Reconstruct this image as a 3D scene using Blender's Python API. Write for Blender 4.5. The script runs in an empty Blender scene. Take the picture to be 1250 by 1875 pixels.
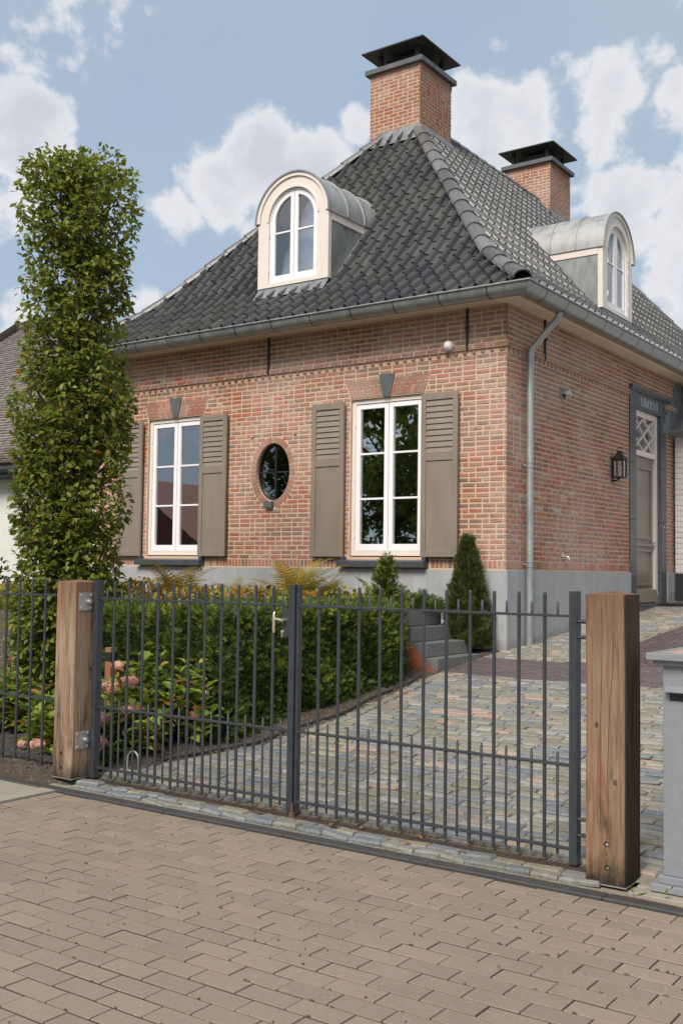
import bpy, math, random
import numpy as np
from mathutils import Matrix, Vector
random.seed(7); rng = np.random.default_rng(7)
R = math.radians
sc = bpy.context.scene
COL = sc.collection

# ------------------------------------------------------------------ camera
CAMR = [[0.816336, 0.021271, 0.577185], [0.577434, -0.052284, -0.814761], [0.012847, 0.998406, -0.054964]]
cam = bpy.data.objects.new('camera', bpy.data.cameras.new('camera')); COL.objects.link(cam)
cam.matrix_world = Matrix.Translation((0, 0, 1.6)) @ Matrix(CAMR).to_4x4()
cam.data.sensor_fit = 'HORIZONTAL'; cam.data.sensor_width = 36; cam.data.lens = 1940.13 / 1250 * 36
cam.data.clip_start = 0.05; cam.data.clip_end = 4000
sc.camera = cam
CM = np.array(CAMR)
def project(P):
    c = CM.T @ (np.array(P, float) - np.array([0, 0, 1.6]))
    if c[2] > -0.1: return None
    return 625 + 1940.13 * c[0] / -c[2], 937.5 - 1940.13 * c[1] / -c[2], -c[2]

# ------------------------------------------------------------------ colour management, sun, sky
sc.view_settings.view_transform = 'Standard'; sc.view_settings.look = 'None'
sc.view_settings.gamma = 1; sc.view_settings.exposure = 0.42; sc.view_settings.use_curve_mapping = False
SUN_EL, SUN_AZ = R(46), R(170)      # azimuth clockwise from +Y : sun behind the camera, a little to the left
sun_dir = Vector((math.sin(SUN_AZ) * math.cos(SUN_EL), math.cos(SUN_AZ) * math.cos(SUN_EL), math.sin(SUN_EL)))
sd = bpy.data.lights.new('sun', 'SUN'); sd.energy = 3.0; sd.angle = R(26); sd.color = (1, .95, .87)
so = bpy.data.objects.new('sun', sd); COL.objects.link(so)
so.rotation_euler = (-sun_dir).to_track_quat('-Z', 'Y').to_euler(); so.location = (0, -5, 20)
world = bpy.data.worlds.new('World'); sc.world = world; world.use_nodes = True
wt = world.node_tree; wt.nodes.clear()
def wn(t, **k):
    n = wt.nodes.new(t)
    for a, b in k.items(): setattr(n, a, b)
    return n
def wlink(a, b): wt.links.new(a, b)
wo = wn('ShaderNodeOutputWorld'); bg = wn('ShaderNodeBackground'); bg.inputs[1].default_value = 0.10
wlink(bg.outputs[0], wo.inputs[0])
sky = wn('ShaderNodeTexSky', sky_type='NISHITA'); sky.sun_disc = False
sky.sun_elevation = SUN_EL; sky.sun_rotation = SUN_AZ; sky.air_density = 1.0; sky.dust_density = 2.2; sky.ozone_density = 1.6
tc = wn('ShaderNodeTexCoord')
def wmath(op, a, b=None, clamp=False):
    n = wn('ShaderNodeMath', operation=op, use_clamp=clamp)
    for i, v in enumerate((a, b)):
        if v is None: continue
        if isinstance(v, (int, float)): n.inputs[i].default_value = v
        else: wlink(v, n.inputs[i])
    return n.outputs[0]
def wnoise(scale, detail, rough, vec, dist=0.0):
    n = wn('ShaderNodeTexNoise'); n.inputs['Scale'].default_value = scale; n.inputs['Detail'].default_value = detail
    n.inputs['Roughness'].default_value = rough; n.inputs['Distortion'].default_value = dist; wlink(vec, n.inputs['Vector']); return n
vec = tc.outputs['Generated']
big = wnoise(3.1, 2, .5, vec)
mid = wnoise(13, 9, .56, vec, .25)
fine = wnoise(34, 7, .6, vec, .2)
# cumulus masses, each a soft body at its own bearing in the sky: direction, radius, weight, vertical squash
BL = [((-0.601, 0.711, 0.362), .058, 1.2), ((-0.631, 0.694, 0.345), .06, 1.1), ((-0.566, 0.738, 0.358), .052, 1.15), ((-0.662, 0.678, 0.319), .045, 1.0),
      ((-0.557, 0.759, 0.330), .05, 1.0), ((-0.60, 0.73, 0.31), .05, .8), ((-0.738, 0.563, 0.358), .062, 1.1), ((-0.725, 0.585, 0.345), .05, .95), ((-0.752, 0.569, 0.318), .05, .8),
      ((-0.705, 0.545, 0.458), .07, .62), ((-0.644, 0.603, 0.478), .05, .55), ((-0.420, 0.812, 0.398), .058, 1.05), ((-0.394, 0.822, 0.392), .055, 1.05), ((-0.429, 0.82, 0.37), .05, .9),
      ((-0.324, 0.847, 0.418), .055, 1.05), ((-0.347, 0.835, 0.428), .035, .9), ((-0.335, 0.862, 0.385), .05, .85), ((-0.279, 0.878, 0.395), .045, 1.0), ((-0.25, 0.885, 0.38), .06, 1.0),
      ((-0.325, 0.889, 0.317), .06, 1.0), ((-0.285, 0.91, 0.305), .06, 1.0), ((-0.28, 0.925, 0.262), .07, .9), ((-0.36, 0.885, 0.29), .05, .7),
      ((-0.777, 0.586, 0.22), .055, .85), ((-0.697, 0.674, 0.240), .035, .9), ((-0.523, 0.751, 0.395), .028, .75), ((-0.41, 0.80, 0.452), .02, .5)]
acc = None
for d, r, wgt in BL:
    d = Vector(d).normalized()
    dist = wn('ShaderNodeVectorMath', operation='DISTANCE'); wlink(vec, dist.inputs[0]); dist.inputs[1].default_value = d
    mr = wn('ShaderNodeMapRange', interpolation_type='SMOOTHSTEP'); wlink(dist.outputs['Value'], mr.inputs[0])
    mr.inputs[1].default_value = r * 1.45; mr.inputs[2].default_value = 0.0; mr.inputs[3].default_value = 0; mr.inputs[4].default_value = wgt
    acc = mr.outputs[0] if acc is None else wmath('MAXIMUM', acc, mr.outputs[0])
gen = wmath('MULTIPLY', wmath('SUBTRACT', big.outputs[0], .38), 3.6)       # loose cumulus everywhere else, unseen; cover raised for less blue ambient light
front = wn('ShaderNodeVectorMath', operation='DISTANCE'); wlink(vec, front.inputs[0]); front.inputs[1].default_value = Vector((-.55, .76, .38)).normalized()
fm = wn('ShaderNodeMapRange', interpolation_type='SMOOTHSTEP'); wlink(front.outputs['Value'], fm.inputs[0]); fm.inputs[1].default_value = .42; fm.inputs[2].default_value = .62
body = wmath('ADD', wmath('MULTIPLY', gen, fm.outputs[0]), acc)
dens = wmath('ADD', body, wmath('MULTIPLY', wmath('SUBTRACT', mid.outputs[0], .5), 2.1))
dens = wmath('ADD', dens, wmath('MULTIPLY', wmath('SUBTRACT', fine.outputs[0], .5), .95))
mk = wn('ShaderNodeMapRange', interpolation_type='SMOOTHSTEP'); wlink(dens, mk.inputs[0]); mk.inputs[1].default_value = .40; mk.inputs[2].default_value = .74
shade = wn('ShaderNodeMapRange'); wlink(wmath('ADD', dens, wmath('MULTIPLY', wmath('SUBTRACT', mid.outputs[0], .5), 1.6)), shade.inputs[0]); shade.inputs[1].default_value = .75; shade.inputs[2].default_value = 1.55
cc = wn('ShaderNodeMixRGB'); wlink(shade.outputs[0], cc.inputs[0]); cc.inputs[1].default_value = (6.3, 6.25, 6.45, 1); cc.inputs[2].default_value = (4.8, 4.95, 5.35, 1)
veil = wn('ShaderNodeMixRGB'); veil.inputs[0].default_value = .70; wlink(sky.outputs[0], veil.inputs[1]); veil.inputs[2].default_value = (3.35, 4.3, 5.5, 1)
# thin high cloud
hz = wnoise(2.2, 5, .55, vec)
hm = wn('ShaderNodeMapRange'); wlink(hz.outputs[0], hm.inputs[0]); hm.inputs[1].default_value = .35; hm.inputs[2].default_value = .75; hm.inputs[3].default_value = .05; hm.inputs[4].default_value = .55
v2 = wn('ShaderNodeMixRGB'); wlink(hm.outputs[0], v2.inputs[0]); wlink(veil.outputs[0], v2.inputs[1]); v2.inputs[2].default_value = (3.7, 4.3, 4.75, 1)
fin = wn('ShaderNodeMixRGB'); wlink(wmath('MULTIPLY', mk.outputs[0], .88), fin.inputs[0]); wlink(v2.outputs[0], fin.inputs[1]); wlink(cc.outputs[0], fin.inputs[2])
wlink(fin.outputs[0], bg.inputs[0])

# ------------------------------------------------------------------ helpers
W = {}
def cprops(o, label=None, cat=None, group=None, kind=None):
    if label: o['label'] = label
    if cat: o['category'] = cat
    if group: o['group'] = group
    if kind: o['kind'] = kind
    return o
def attach(o, parent, mat):
    W[o] = mat
    if parent is not None:
        o.parent = parent; o.matrix_parent_inverse = Matrix.Identity(4)
        o.matrix_local = W[parent].inverted() @ mat
    else: o.matrix_world = mat
    return o
def empty(name, loc, label, cat, group=None):
    o = bpy.data.objects.new(name, None); COL.objects.link(o); o.empty_display_size = .3
    attach(o, None, Matrix.Translation(loc)); return cprops(o, label, cat, group)
def link_mesh(name, me, parent=None, mat=Matrix.Identity(4), **k):
    o = bpy.data.objects.new(name, me); COL.objects.link(o); attach(o, parent, mat); return cprops(o, **k)
def mesh_from(name, V, F, mats, tint=None, smooth=False, mi=None):
    me = bpy.data.meshes.new(name); me.from_pydata([tuple(v) for v in V], [], F)
    for m in (mats if isinstance(mats, (list, tuple)) else [mats]): me.materials.append(m)
    if tint is not None:
        a = me.attributes.new('tint', 'FLOAT', 'FACE'); a.data.foreach_set('value', np.asarray(tint, np.float32))
    if mi is not None: me.polygons.foreach_set('material_index', mi)
    if smooth: me.polygons.foreach_set('use_smooth', [True] * len(me.polygons))
    me.update()
    if smooth:
        try: me.set_sharp_from_angle(angle=R(40))
        except Exception: pass
    return me
def FR(Y): return lambda u, v, o: (u, Y - o, v)          # wall facing the street
def RI(X): return lambda u, v, o: (X + o, u, v)          # wall facing the drive
ID = lambda x, y, z: (x, y, z)
class MB:
    def __init__(s): s.v, s.f, s.t, s.m = [], [], [], []
    def poly(s, pts, faces, t=0., m=0):
        b = len(s.v); s.v += [tuple(p) for p in pts]
        for f in faces: s.f.append([b + i for i in f]); s.t.append(t); s.m.append(m)
        return s
    def box(s, fr, u0, u1, v0, v1, o0, o1, t=0., m=0):
        P = [fr(u, v, o) for o in (o0, o1) for v in (v0, v1) for u in (u0, u1)]
        return s.poly(P, [(0, 2, 3, 1), (4, 5, 7, 6), (0, 1, 5, 4), (2, 6, 7, 3), (0, 4, 6, 2), (1, 3, 7, 5)], t, m)
    def cham(s, fr, u0, u1, v0, v1, o0, o1, c=.004, t=0., m=0):   # box whose outer face is chamfered
        P = [fr(u0, v0, o0), fr(u1, v0, o0), fr(u1, v1, o0), fr(u0, v1, o0), fr(u0, v0, o1 - c), fr(u1, v0, o1 - c), fr(u1, v1, o1 - c), fr(u0, v1, o1 - c),
             fr(u0 + c, v0 + c, o1), fr(u1 - c, v0 + c, o1), fr(u1 - c, v1 - c, o1), fr(u0 + c, v1 - c, o1)]
        return s.poly(P, [(8, 9, 10, 11), (4, 5, 9, 8), (5, 6, 10, 9), (6, 7, 11, 10), (7, 4, 8, 11), (0, 1, 5, 4), (1, 2, 6, 5), (2, 3, 7, 6), (3, 0, 4, 7)], t, m)
    def prism(s, fr, pts, o0, o1, t=0., m=0):                    # outline in u,v with depth
        n = len(pts); P = [fr(u, v, o0) for u, v in pts] + [fr(u, v, o1) for u, v in pts]
        return s.poly(P, [tuple(range(n))[::-1], tuple(range(n, 2 * n))] + [(i, (i + 1) % n, n + (i + 1) % n, n + i) for i in range(n)], t, m)
    def ringprism(s, fr, outer, inner, o0, o1, t=0., m=0, closed=True):
        n = len(outer); P = [fr(u, v, o0) for u, v in outer] + [fr(u, v, o0) for u, v in inner] + [fr(u, v, o1) for u, v in outer] + [fr(u, v, o1) for u, v in inner]
        F = []
        for i in range(n if closed else n - 1):
            j = (i + 1) % n
            F += [(i, j, n + j, n + i), (2 * n + i, 3 * n + i, 3 * n + j, 2 * n + j), (i, 2 * n + i, 2 * n + j, j), (n + i, n + j, 3 * n + j, 3 * n + i)]
        if not closed: F += [(0, n, 3 * n, 2 * n), (n - 1, 3 * n - 1, 4 * n - 1, 2 * n - 1)]
        return s.poly(P, F, t, m)
    def tube(s, pts, rad, n=8, t=0., m=0, cap=True):
        pts = [Vector(p) for p in pts]; rad = [rad] * len(pts) if isinstance(rad, (int, float)) else rad
        P = []; up = None
        for i, p in enumerate(pts):
            d = (pts[min(i + 1, len(pts) - 1)] - pts[max(i - 1, 0)]).normalized()
            if up is None: up = d.orthogonal().normalized()
            a = (up - d * up.dot(d))
            a = a.normalized() if a.length > 1e-5 else d.orthogonal().normalized()
            up = a; b = d.cross(a)
            P += [p + (a * math.cos(2 * math.pi * k / n) + b * math.sin(2 * math.pi * k / n)) * rad[i] for k in range(n)]
        F = [(i * n + k, i * n + (k + 1) % n, (i + 1) * n + (k + 1) % n, (i + 1) * n + k) for i in range(len(pts) - 1) for k in range(n)]
        if cap: F += [tuple(range(n))[::-1], tuple(range((len(pts) - 1) * n, len(pts) * n))]
        return s.poly(P, F, t, m)
    def lathe(s, c, prof, n=12, ax='z', t=0., m=0):
        P = []
        for r, h in prof:
            for k in range(n):
                a = 2 * math.pi * k / n; x, y = r * math.cos(a), r * math.sin(a)
                P.append({'z': (c[0] + x, c[1] + y, c[2] + h), 'y': (c[0] + x, c[1] + h, c[2] + y), 'x': (c[0] + h, c[1] + x, c[2] + y)}[ax])
        F = [(i * n + k, i * n + (k + 1) % n, (i + 1) * n + (k + 1) % n, (i + 1) * n + k) for i in range(len(prof) - 1) for k in range(n)]
        F += [tuple(range(n))[::-1], tuple(range((len(prof) - 1) * n, len(prof) * n))]
        return s.poly(P, F, t, m)
    def build(s, name, mats, parent=None, smooth=False, bevel=0., segs=2, label=None, cat=None, group=None, kind=None, fix=True):
        V = np.array(s.v, float); lo, hi = V.min(0), V.max(0); c = np.array([(lo[0] + hi[0]) / 2, (lo[1] + hi[1]) / 2, lo[2]])
        me = mesh_from(name, V - c, s.f, mats, s.t, smooth, s.m)
        if fix:
            import bmesh
            bm = bmesh.new(); bm.from_mesh(me); bmesh.ops.recalc_face_normals(bm, faces=bm.faces); bm.to_mesh(me); bm.free()
        if smooth: 
            try: me.set_sharp_from_angle(angle=R(38))
            except Exception: pass
        o = link_mesh(name, me, parent, Matrix.Translation(c), label=label, cat=cat, group=group, kind=kind)
        if bevel:
            b = o.modifiers.new('b', 'BEVEL'); b.width = bevel; b.segments = segs; b.limit_method = 'ANGLE'; b.angle_limit = R(40)
        return o
def unit_brick(c=.06, wob=0.):      # x length, z height, -y outward
    cx, cz = c * .33, c; P = [(0, 0, 0), (1, 0, 0), (1, 0, 1), (0, 0, 1), (0, -.6, 0), (1, -.6, 0), (1, -.6, 1), (0, -.6, 1), (cx, -1, cz), (1 - cx, -1, cz), (1 - cx, -1, 1 - cz), (cx, -1, 1 - cz)]
    P = [np.array(p, float) + (rng.uniform(-wob, wob, 3) * (1 if i > 3 else 0)) * np.array([.35, .5, 1]) for i, p in enumerate(P)]
    return P, [(8, 9, 10, 11), (4, 5, 9, 8), (5, 6, 10, 9), (6, 7, 11, 10), (7, 4, 8, 11), (0, 1, 5, 4), (1, 2, 6, 5), (2, 3, 7, 6), (3, 0, 4, 7)]
class Pieces:
    """alike pieces: the ones that show largest are objects of their own, the rest one joined part"""
    def __init__(s, name, protos, mat, smooth=False): s.name, s.protos, s.mat, s.items, s.smooth = name, protos, mat, [], smooth
    def add(s, M4, keep=True): s.items.append((M4, random.randrange(len(s.protos)), keep))
    def build(s, parent, n=300, parents=None):
        sc_ = []
        for i, (M4, k, keep) in enumerate(s.items):
            c = M4 @ Vector((.5, -.5, .5)); q = project(c)
            ok = keep and q is not None and -10 < q[0] < 1260 and -10 < q[1] < 1885
            sc_.append((q[2] if ok else 1e9, i))
        sc_.sort(); chosen = {i for d, i in sc_[:n] if d < 1e8}
        meshes = [mesh_from(s.name, V, F, s.mat, None, s.smooth) for V, F in s.protos]
        for i in sorted(chosen):
            M4, k, _ = s.items[i]; link_mesh(s.name, meshes[k], parent, M4)
        rest = [i for i in range(len(s.items)) if i not in chosen]
        if rest:
            Vs, Fs, T = [], [], []; b = 0
            for i in rest:
                M4, k, _ = s.items[i]; V, F = s.protos[k]; A = np.array(M4); t = random.random()
                Vs.append(np.asarray(V) @ A[:3, :3].T + A[:3, 3]); Fs += [tuple(b + j for j in f) for f in F]; T += [t] * len(F); b += len(V)
            me = mesh_from(s.name, np.vstack(Vs), Fs, s.mat, T, s.smooth)
            link_mesh(s.name, me, parent, kind='stuff')
def basis(o, X, Y, Z):
    return Matrix(((X[0], Y[0], Z[0], o[0]), (X[1], Y[1], Z[1], o[1]), (X[2], Y[2], Z[2], o[2]), (0, 0, 0, 1)))

# ------------------------------------------------------------------ materials
def newmat(name):
    m = bpy.data.materials.new(name); m.use_nodes = True; nt = m.node_tree; b = nt.nodes['Principled BSDF']; return m, nt, b
class NT:
    def __init__(s, nt): s.nt = nt
    def n(s, t, **k):
        x = s.nt.nodes.new(t)
        for a, b in k.items(): setattr(x, a, b)
        return x
    def l(s, a, b): s.nt.links.new(a, b)
    def pos(s): return s.n('ShaderNodeNewGeometry').outputs['Position']
    def mapped(s, vec, scale=(1, 1, 1)):
        m = s.n('ShaderNodeMapping'); s.l(vec, m.inputs[0]); m.inputs['Scale'].default_value = scale; return m.outputs[0]
    def noise(s, vec, scale, det=4, rough=.55, dist=0.):
        x = s.n('ShaderNodeTexNoise'); s.l(vec, x.inputs['Vector']); x.inputs['Scale'].default_value = scale; x.inputs['Detail'].default_value = det
        x.inputs['Roughness'].default_value = rough; x.inputs['Distortion'].default_value = dist; return x.outputs[0]
    def ramp(s, fac, stops, interp='LINEAR'):
        r = s.n('ShaderNodeValToRGB'); s.l(fac, r.inputs[0]); cr = r.color_ramp; cr.interpolation = interp
        while len(cr.elements) < len(stops): cr.elements.new(.5)
        for e, (p, c) in zip(cr.elements, stops):
            e.position = p; e.color = (c, c, c, 1) if isinstance(c, (int, float)) else (*c, 1)
        return r.outputs[0]
    def mix(s, fac, a, b, blend='MIX'):
        x = s.n('ShaderNodeMixRGB', blend_type=blend)
        for i, v in enumerate((fac, a, b)):
            if isinstance(v, (int, float)): x.inputs[i].default_value = v if i == 0 else (v, v, v, 1)
            elif isinstance(v, tuple): x.inputs[i].default_value = (*v, 1)
            else: s.l(v, x.inputs[i])
        return x.outputs[0]
    def math(s, op, a, b=0., clamp=False):
        x = s.n('ShaderNodeMath', operation=op, use_clamp=clamp)
        for i, v in enumerate((a, b)):
            if isinstance(v, (int, float)): x.inputs[i].default_value = v
            else: s.l(v, x.inputs[i])
        return x.outputs[0]
    def rnd(s):
        a = s.n('ShaderNodeAttribute'); a.attribute_name = 'tint'; o = s.n('ShaderNodeObjectInfo')
        return s.math('FRACT', s.math('ADD', a.outputs['Fac'], o.outputs['Random']))
    def bump(s, h, dist, bsdf, strength=1.):
        b = s.n('ShaderNodeBump'); b.inputs['Distance'].default_value = dist; b.inputs['Strength'].default_value = strength; s.l(h, b.inputs['Height']); s.l(b.outputs[0], bsdf.inputs['Normal'])
def plain(name, col, rough=.5, metal=0., var=.12, vs=6., bumpd=0., bs=80., spec=.5, scale=(1, 1, 1)):
    m, nt, b = newmat(name); k = NT(nt); p = k.mapped(k.pos(), scale)
    n = k.noise(p, vs, 6, .6); c = k.mix(k.ramp(n, [(.3, 0.), (.72, 1.)]), tuple(x * (1 - var) for x in col), tuple(min(1, x * (1 + var)) for x in col))
    k.l(c, b.inputs['Base Color']); b.inputs['Metallic'].default_value = metal; b.inputs['Specular IOR Level'].default_value = spec
    n2 = k.noise(p, vs * 3.3, 5, .6); k.l(k.ramp(n2, [(.3, max(.02, rough * .8)), (.75, min(1, rough * 1.2))]), b.inputs['Roughness'])
    if bumpd: k.bump(k.noise(p, bs, 5, .6), bumpd, b)
    return m
def brick_mat(name='brick', red=False):
    m, nt, b = newmat(name); k = NT(nt); p = k.pos(); r = k.rnd()
    base = k.ramp(r, [(0, (.47, .075, .038)), (.11, (.38, .085, .05)), (.20, (.33, .10, .06)), (.30, (.25, .115, .085)), (.38, (.36, .155, .105)), (.48, (.24, .135, .085)), (.56, (.43, .14, .08)), (.66, (.37, .22, .125)),
                      (.74, (.20, .12, .10)), (.81, (.43, .19, .13)), (.88, (.125, .10, .09)), (.94, (.42, .29, .17)), (.985, (.50, .41, .30))], 'CONSTANT')
    if red: base = k.ramp(r, [(0, (.42, .10, .065)), (.2, (.36, .11, .075)), (.45, (.40, .16, .11)), (.65, (.30, .15, .11)), (.85, (.46, .24, .17))], 'CONSTANT')
    n = k.noise(p, 42, 6, .7); c = k.mix(k.ramp(n, [(.42, 0.), (.72, .55)]), base, (.40, .28, .19))
    n3 = k.noise(p, 21, 4, .6); c = k.mix(k.ramp(n3, [(.4, 0.), (.7, .45)]), c, (.17, .105, .09))
    c = k.mix(k.ramp(k.noise(p, .55, 5, .65, .3), [(.44, 0.), (.66, .42)]), c, (.20, .12, .095))
    # lime bloom with a shape of its own across the wall
    n2 = k.noise(p, .75, 4, .6, .4); n4 = k.noise(p, 30, 5, .75)
    bl = k.math('MULTIPLY', k.ramp(n2, [(.41, .05), (.60, .66)]), k.ramp(n4, [(.3, .2), (.65, 1.)])); c = k.mix(bl, c, (.56, .42, .37))
    sp = k.noise(p, 95, 2, .5); c = k.mix(k.ramp(sp, [(.70, 0.), (.73, .6)]), c, (.62, .52, .42))
    k.l(c, b.inputs['Base Color']); b.inputs['Roughness'].default_value = .88; b.inputs['Specular IOR Level'].default_value = .25
    k.bump(k.noise(p, 85, 6, .7), .006, b); return m
def mortar_mat():
    m, nt, b = newmat('mortar'); k = NT(nt); p = k.pos()
    c = k.mix(k.noise(p, 30, 5, .6), (.51, .345, .215), (.65, .47, .32)); n2 = k.noise(p, .75, 4, .6, .4)
    c = k.mix(k.ramp(n2, [(.4, 0.), (.62, .6)]), c, (.66, .48, .38)); k.l(c, b.inputs['Base Color']); b.inputs['Roughness'].default_value = .95; b.inputs['Specular IOR Level'].default_value = .1
    k.bump(k.noise(p, 130, 5, .7), .004, b); return m
def tile_mat():
    m, nt, b = newmat('glazed roof tile'); k = NT(nt); p = k.pos(); r = k.rnd()
    c = k.ramp(r, [(0, (.034, .034, .036)), (.5, (.052, .050, .048)), (1, (.078, .073, .068))])
    moss = k.math('MULTIPLY', k.ramp(k.noise(p, 1.1, 4, .6), [(.52, 0.), (.66, .8)]), k.ramp(k.noise(p, 11, 5, .7), [(.35, .1), (.66, .8)]))
    c = k.mix(moss, c, (.075, .078, .030)); c = k.mix(k.ramp(k.noise(p, 60, 3, .7), [(.64, 0.), (.74, .25)]), c, (.15, .145, .14))
    k.l(c, b.inputs['Base Color']); rr = k.ramp(k.noise(p, 9, 5, .7), [(.3, .24), (.7, .46)]); k.l(rr, b.inputs['Roughness']); b.inputs['Specular IOR Level'].default_value = .62
    k.bump(k.noise(p, 45, 4, .6), .004, b); return m
def wood_mat(name='weathered oak', dark=1., red=1., mul=1.):
    m, nt, b = newmat(name); k = NT(nt); p = k.pos()
    g = k.noise(k.mapped(p, (1, 1, .045)), 55, 8, .62, .35); g2 = k.noise(k.mapped(p, (1, 1, .07)), 16, 5, .6, .8)
    c = k.ramp(g, [(.25, (.15 * dark, .10 * dark, .065 * dark)), (.45, (.29 * dark, .20 * dark, .13 * dark)), (.62, (.36 * dark, .265 * dark, .185 * dark)), (.8, (.43 * dark, .34 * dark, .25 * dark))])
    c = k.mix(k.ramp(g2, [(.52, 0.), (.68, .75 * red)]), c, (.27, .085, .032))
    st = k.noise(k.mapped(p, (1, 1, .16)), 9, 5, .65, .6); c = k.mix(k.ramp(st, [(.50, 0.), (.68, .9)]), c, (.055, .038, .026))
    sx = k.n('ShaderNodeSeparateXYZ'); k.l(p, sx.inputs[0]); z = sx.outputs[2]     # rain-soaked foot and top of the post
    edge = k.math('ADD', z, k.math('MULTIPLY', k.noise(k.mapped(p, (1, 1, .3)), 30, 4, .6), .22))
    c = k.mix(k.ramp(edge, [(.16, .95), (.30, 0.)]), c, (.028, .020, .014))
    c = k.mix(k.ramp(k.math('SUBTRACT', edge, .6), [(.62, 0.), (1.0, .45)]), c, (.14, .055, .025))
    if mul != 1: c = k.mix(1., c, (mul, mul * .93, mul * .86), 'MULTIPLY')
    k.l(c, b.inputs['Base Color']); b.inputs['Roughness'].default_value = .78; b.inputs['Specular IOR Level'].default_value = .3; k.bump(g, .006, b); return m
def zinc_mat(name, col=(.33, .37, .38), rough=.38, streak=.5):
    m, nt, b = newmat(name); k = NT(nt); p = k.pos()
    n = k.noise(k.mapped(p, (1, 1, .35)), 6, 6, .65, .4); c = k.mix(k.ramp(n, [(.3, 0.), (.7, 1.)]), tuple(x * .78 for x in col), tuple(x * 1.2 for x in col))
    n2 = k.noise(k.mapped(p, (1, 1, .12)), 40, 4, .7); c = k.mix(k.ramp(n2, [(.6, 0.), (.72, streak)]), c, (.52, .52, .50))
    k.l(c, b.inputs['Base Color']); b.inputs['Metallic'].default_value = .55; k.l(k.ramp(n, [(.3, rough * .8), (.7, rough * 1.5)]), b.inputs['Roughness']); return m
def glass_mat(name, refl=.22, tintc=(.9, .95, .93)):
    m, nt, b = newmat(name); k = NT(nt); nt.nodes.remove(b); out = nt.nodes['Material Output']
    g = k.n('ShaderNodeBsdfGlossy'); g.inputs['Roughness'].default_value = .012; g.inputs['Color'].default_value = (.95, .97, 1, 1)
    t = k.n('ShaderNodeBsdfTransparent'); t.inputs['Color'].default_value = (*tintc, 1)
    fr = k.n('ShaderNodeFresnel'); fr.inputs['IOR'].default_value = 1.5; f = k.math('ADD', k.math('MULTIPLY', fr.outputs[0], 1.6), refl, True)
    wv = k.n('ShaderNodeBump'); wv.inputs['Distance'].default_value = .002; wv.inputs['Strength'].default_value = .10; k.l(k.noise(k.pos(), 2.2, 2, .5), wv.inputs['Height']); k.l(wv.outputs[0], g.inputs['Normal'])
    x = k.n('ShaderNodeMixShader'); k.l(f, x.inputs[0]); k.l(t.outputs[0], x.inputs[1]); k.l(g.outputs[0], x.inputs[2]); k.l(x.outputs[0], out.inputs[0]); return m
def leaf_mat(name, stops, rough=.45, trans=.28, spec=.4):
    m, nt, b = newmat(name); k = NT(nt); r = k.rnd(); c = k.ramp(r, stops)
    c = k.mix(.35, c, k.mix(k.noise(k.pos(), 5, 3, .6), (.02, .03, .008), (.10, .13, .04)), 'OVERLAY')
    k.l(c, b.inputs['Base Color']); b.inputs['Roughness'].default_value = rough; b.inputs['Specular IOR Level'].default_value = spec
    t = k.n('ShaderNodeBsdfTranslucent'); k.l(k.mix(.5, c, (.16, .20, .03), 'ADD'), t.inputs[0]); x = k.n('ShaderNodeMixShader'); x.inputs[0].default_value = trans
    out = nt.nodes['Material Output']; k.l(b.outputs[0], x.inputs[1]); k.l(t.outputs[0], x.inputs[2]); k.l(x.outputs[0], out.inputs[0]); return m
def stone_mat(name, stops, rough=.7, var=.3, speck=.3, bumpd=.006, moss=0., wear=0.):
    m, nt, b = newmat(name); k = NT(nt); p = k.pos(); r = k.rnd(); c = k.ramp(r, stops)
    n = k.noise(p, 18, 6, .65); c = k.mix(k.ramp(n, [(.35, 0.), (.7, var)]), c, (.09, .08, .065)); n1 = k.noise(p, 33, 5, .7); c = k.mix(k.ramp(n1, [(.5, 0.), (.75, var)]), c, (.46, .43, .36))
    if wear:
        w1 = k.noise(p, .9, 5, .6, .5); c = k.mix(k.ramp(w1, [(.45, 0.), (.68, .22)]), c, (.15, .115, .088)); w2 = k.noise(p, 2.6, 6, .7, .3); c = k.mix(k.ramp(w2, [(.56, 0.), (.70, .20)]), c, (.33, .27, .22)); w3 = k.noise(p, 26, 3, .5); c = k.mix(k.ramp(w3, [(.70, 0.), (.76, .5)]), c, (.07, .052, .042))
    if moss: c = k.mix(k.ramp(k.noise(p, 1.6, 5, .7), [(.46, 0.), (.66, moss)]), c, (.16, .15, .05))
    if speck: c = k.mix(k.ramp(k.noise(p, 170, 2, .5), [(.68, 0.), (.72, speck)]), c, (.6, .58, .54))
    k.l(c, b.inputs['Base Color']); k.l(k.ramp(n, [(.3, rough * .7), (.7, min(1, rough * 1.2))]), b.inputs['Roughness']); k.bump(k.noise(p, 60, 6, .7), bumpd, b); return m

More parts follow.
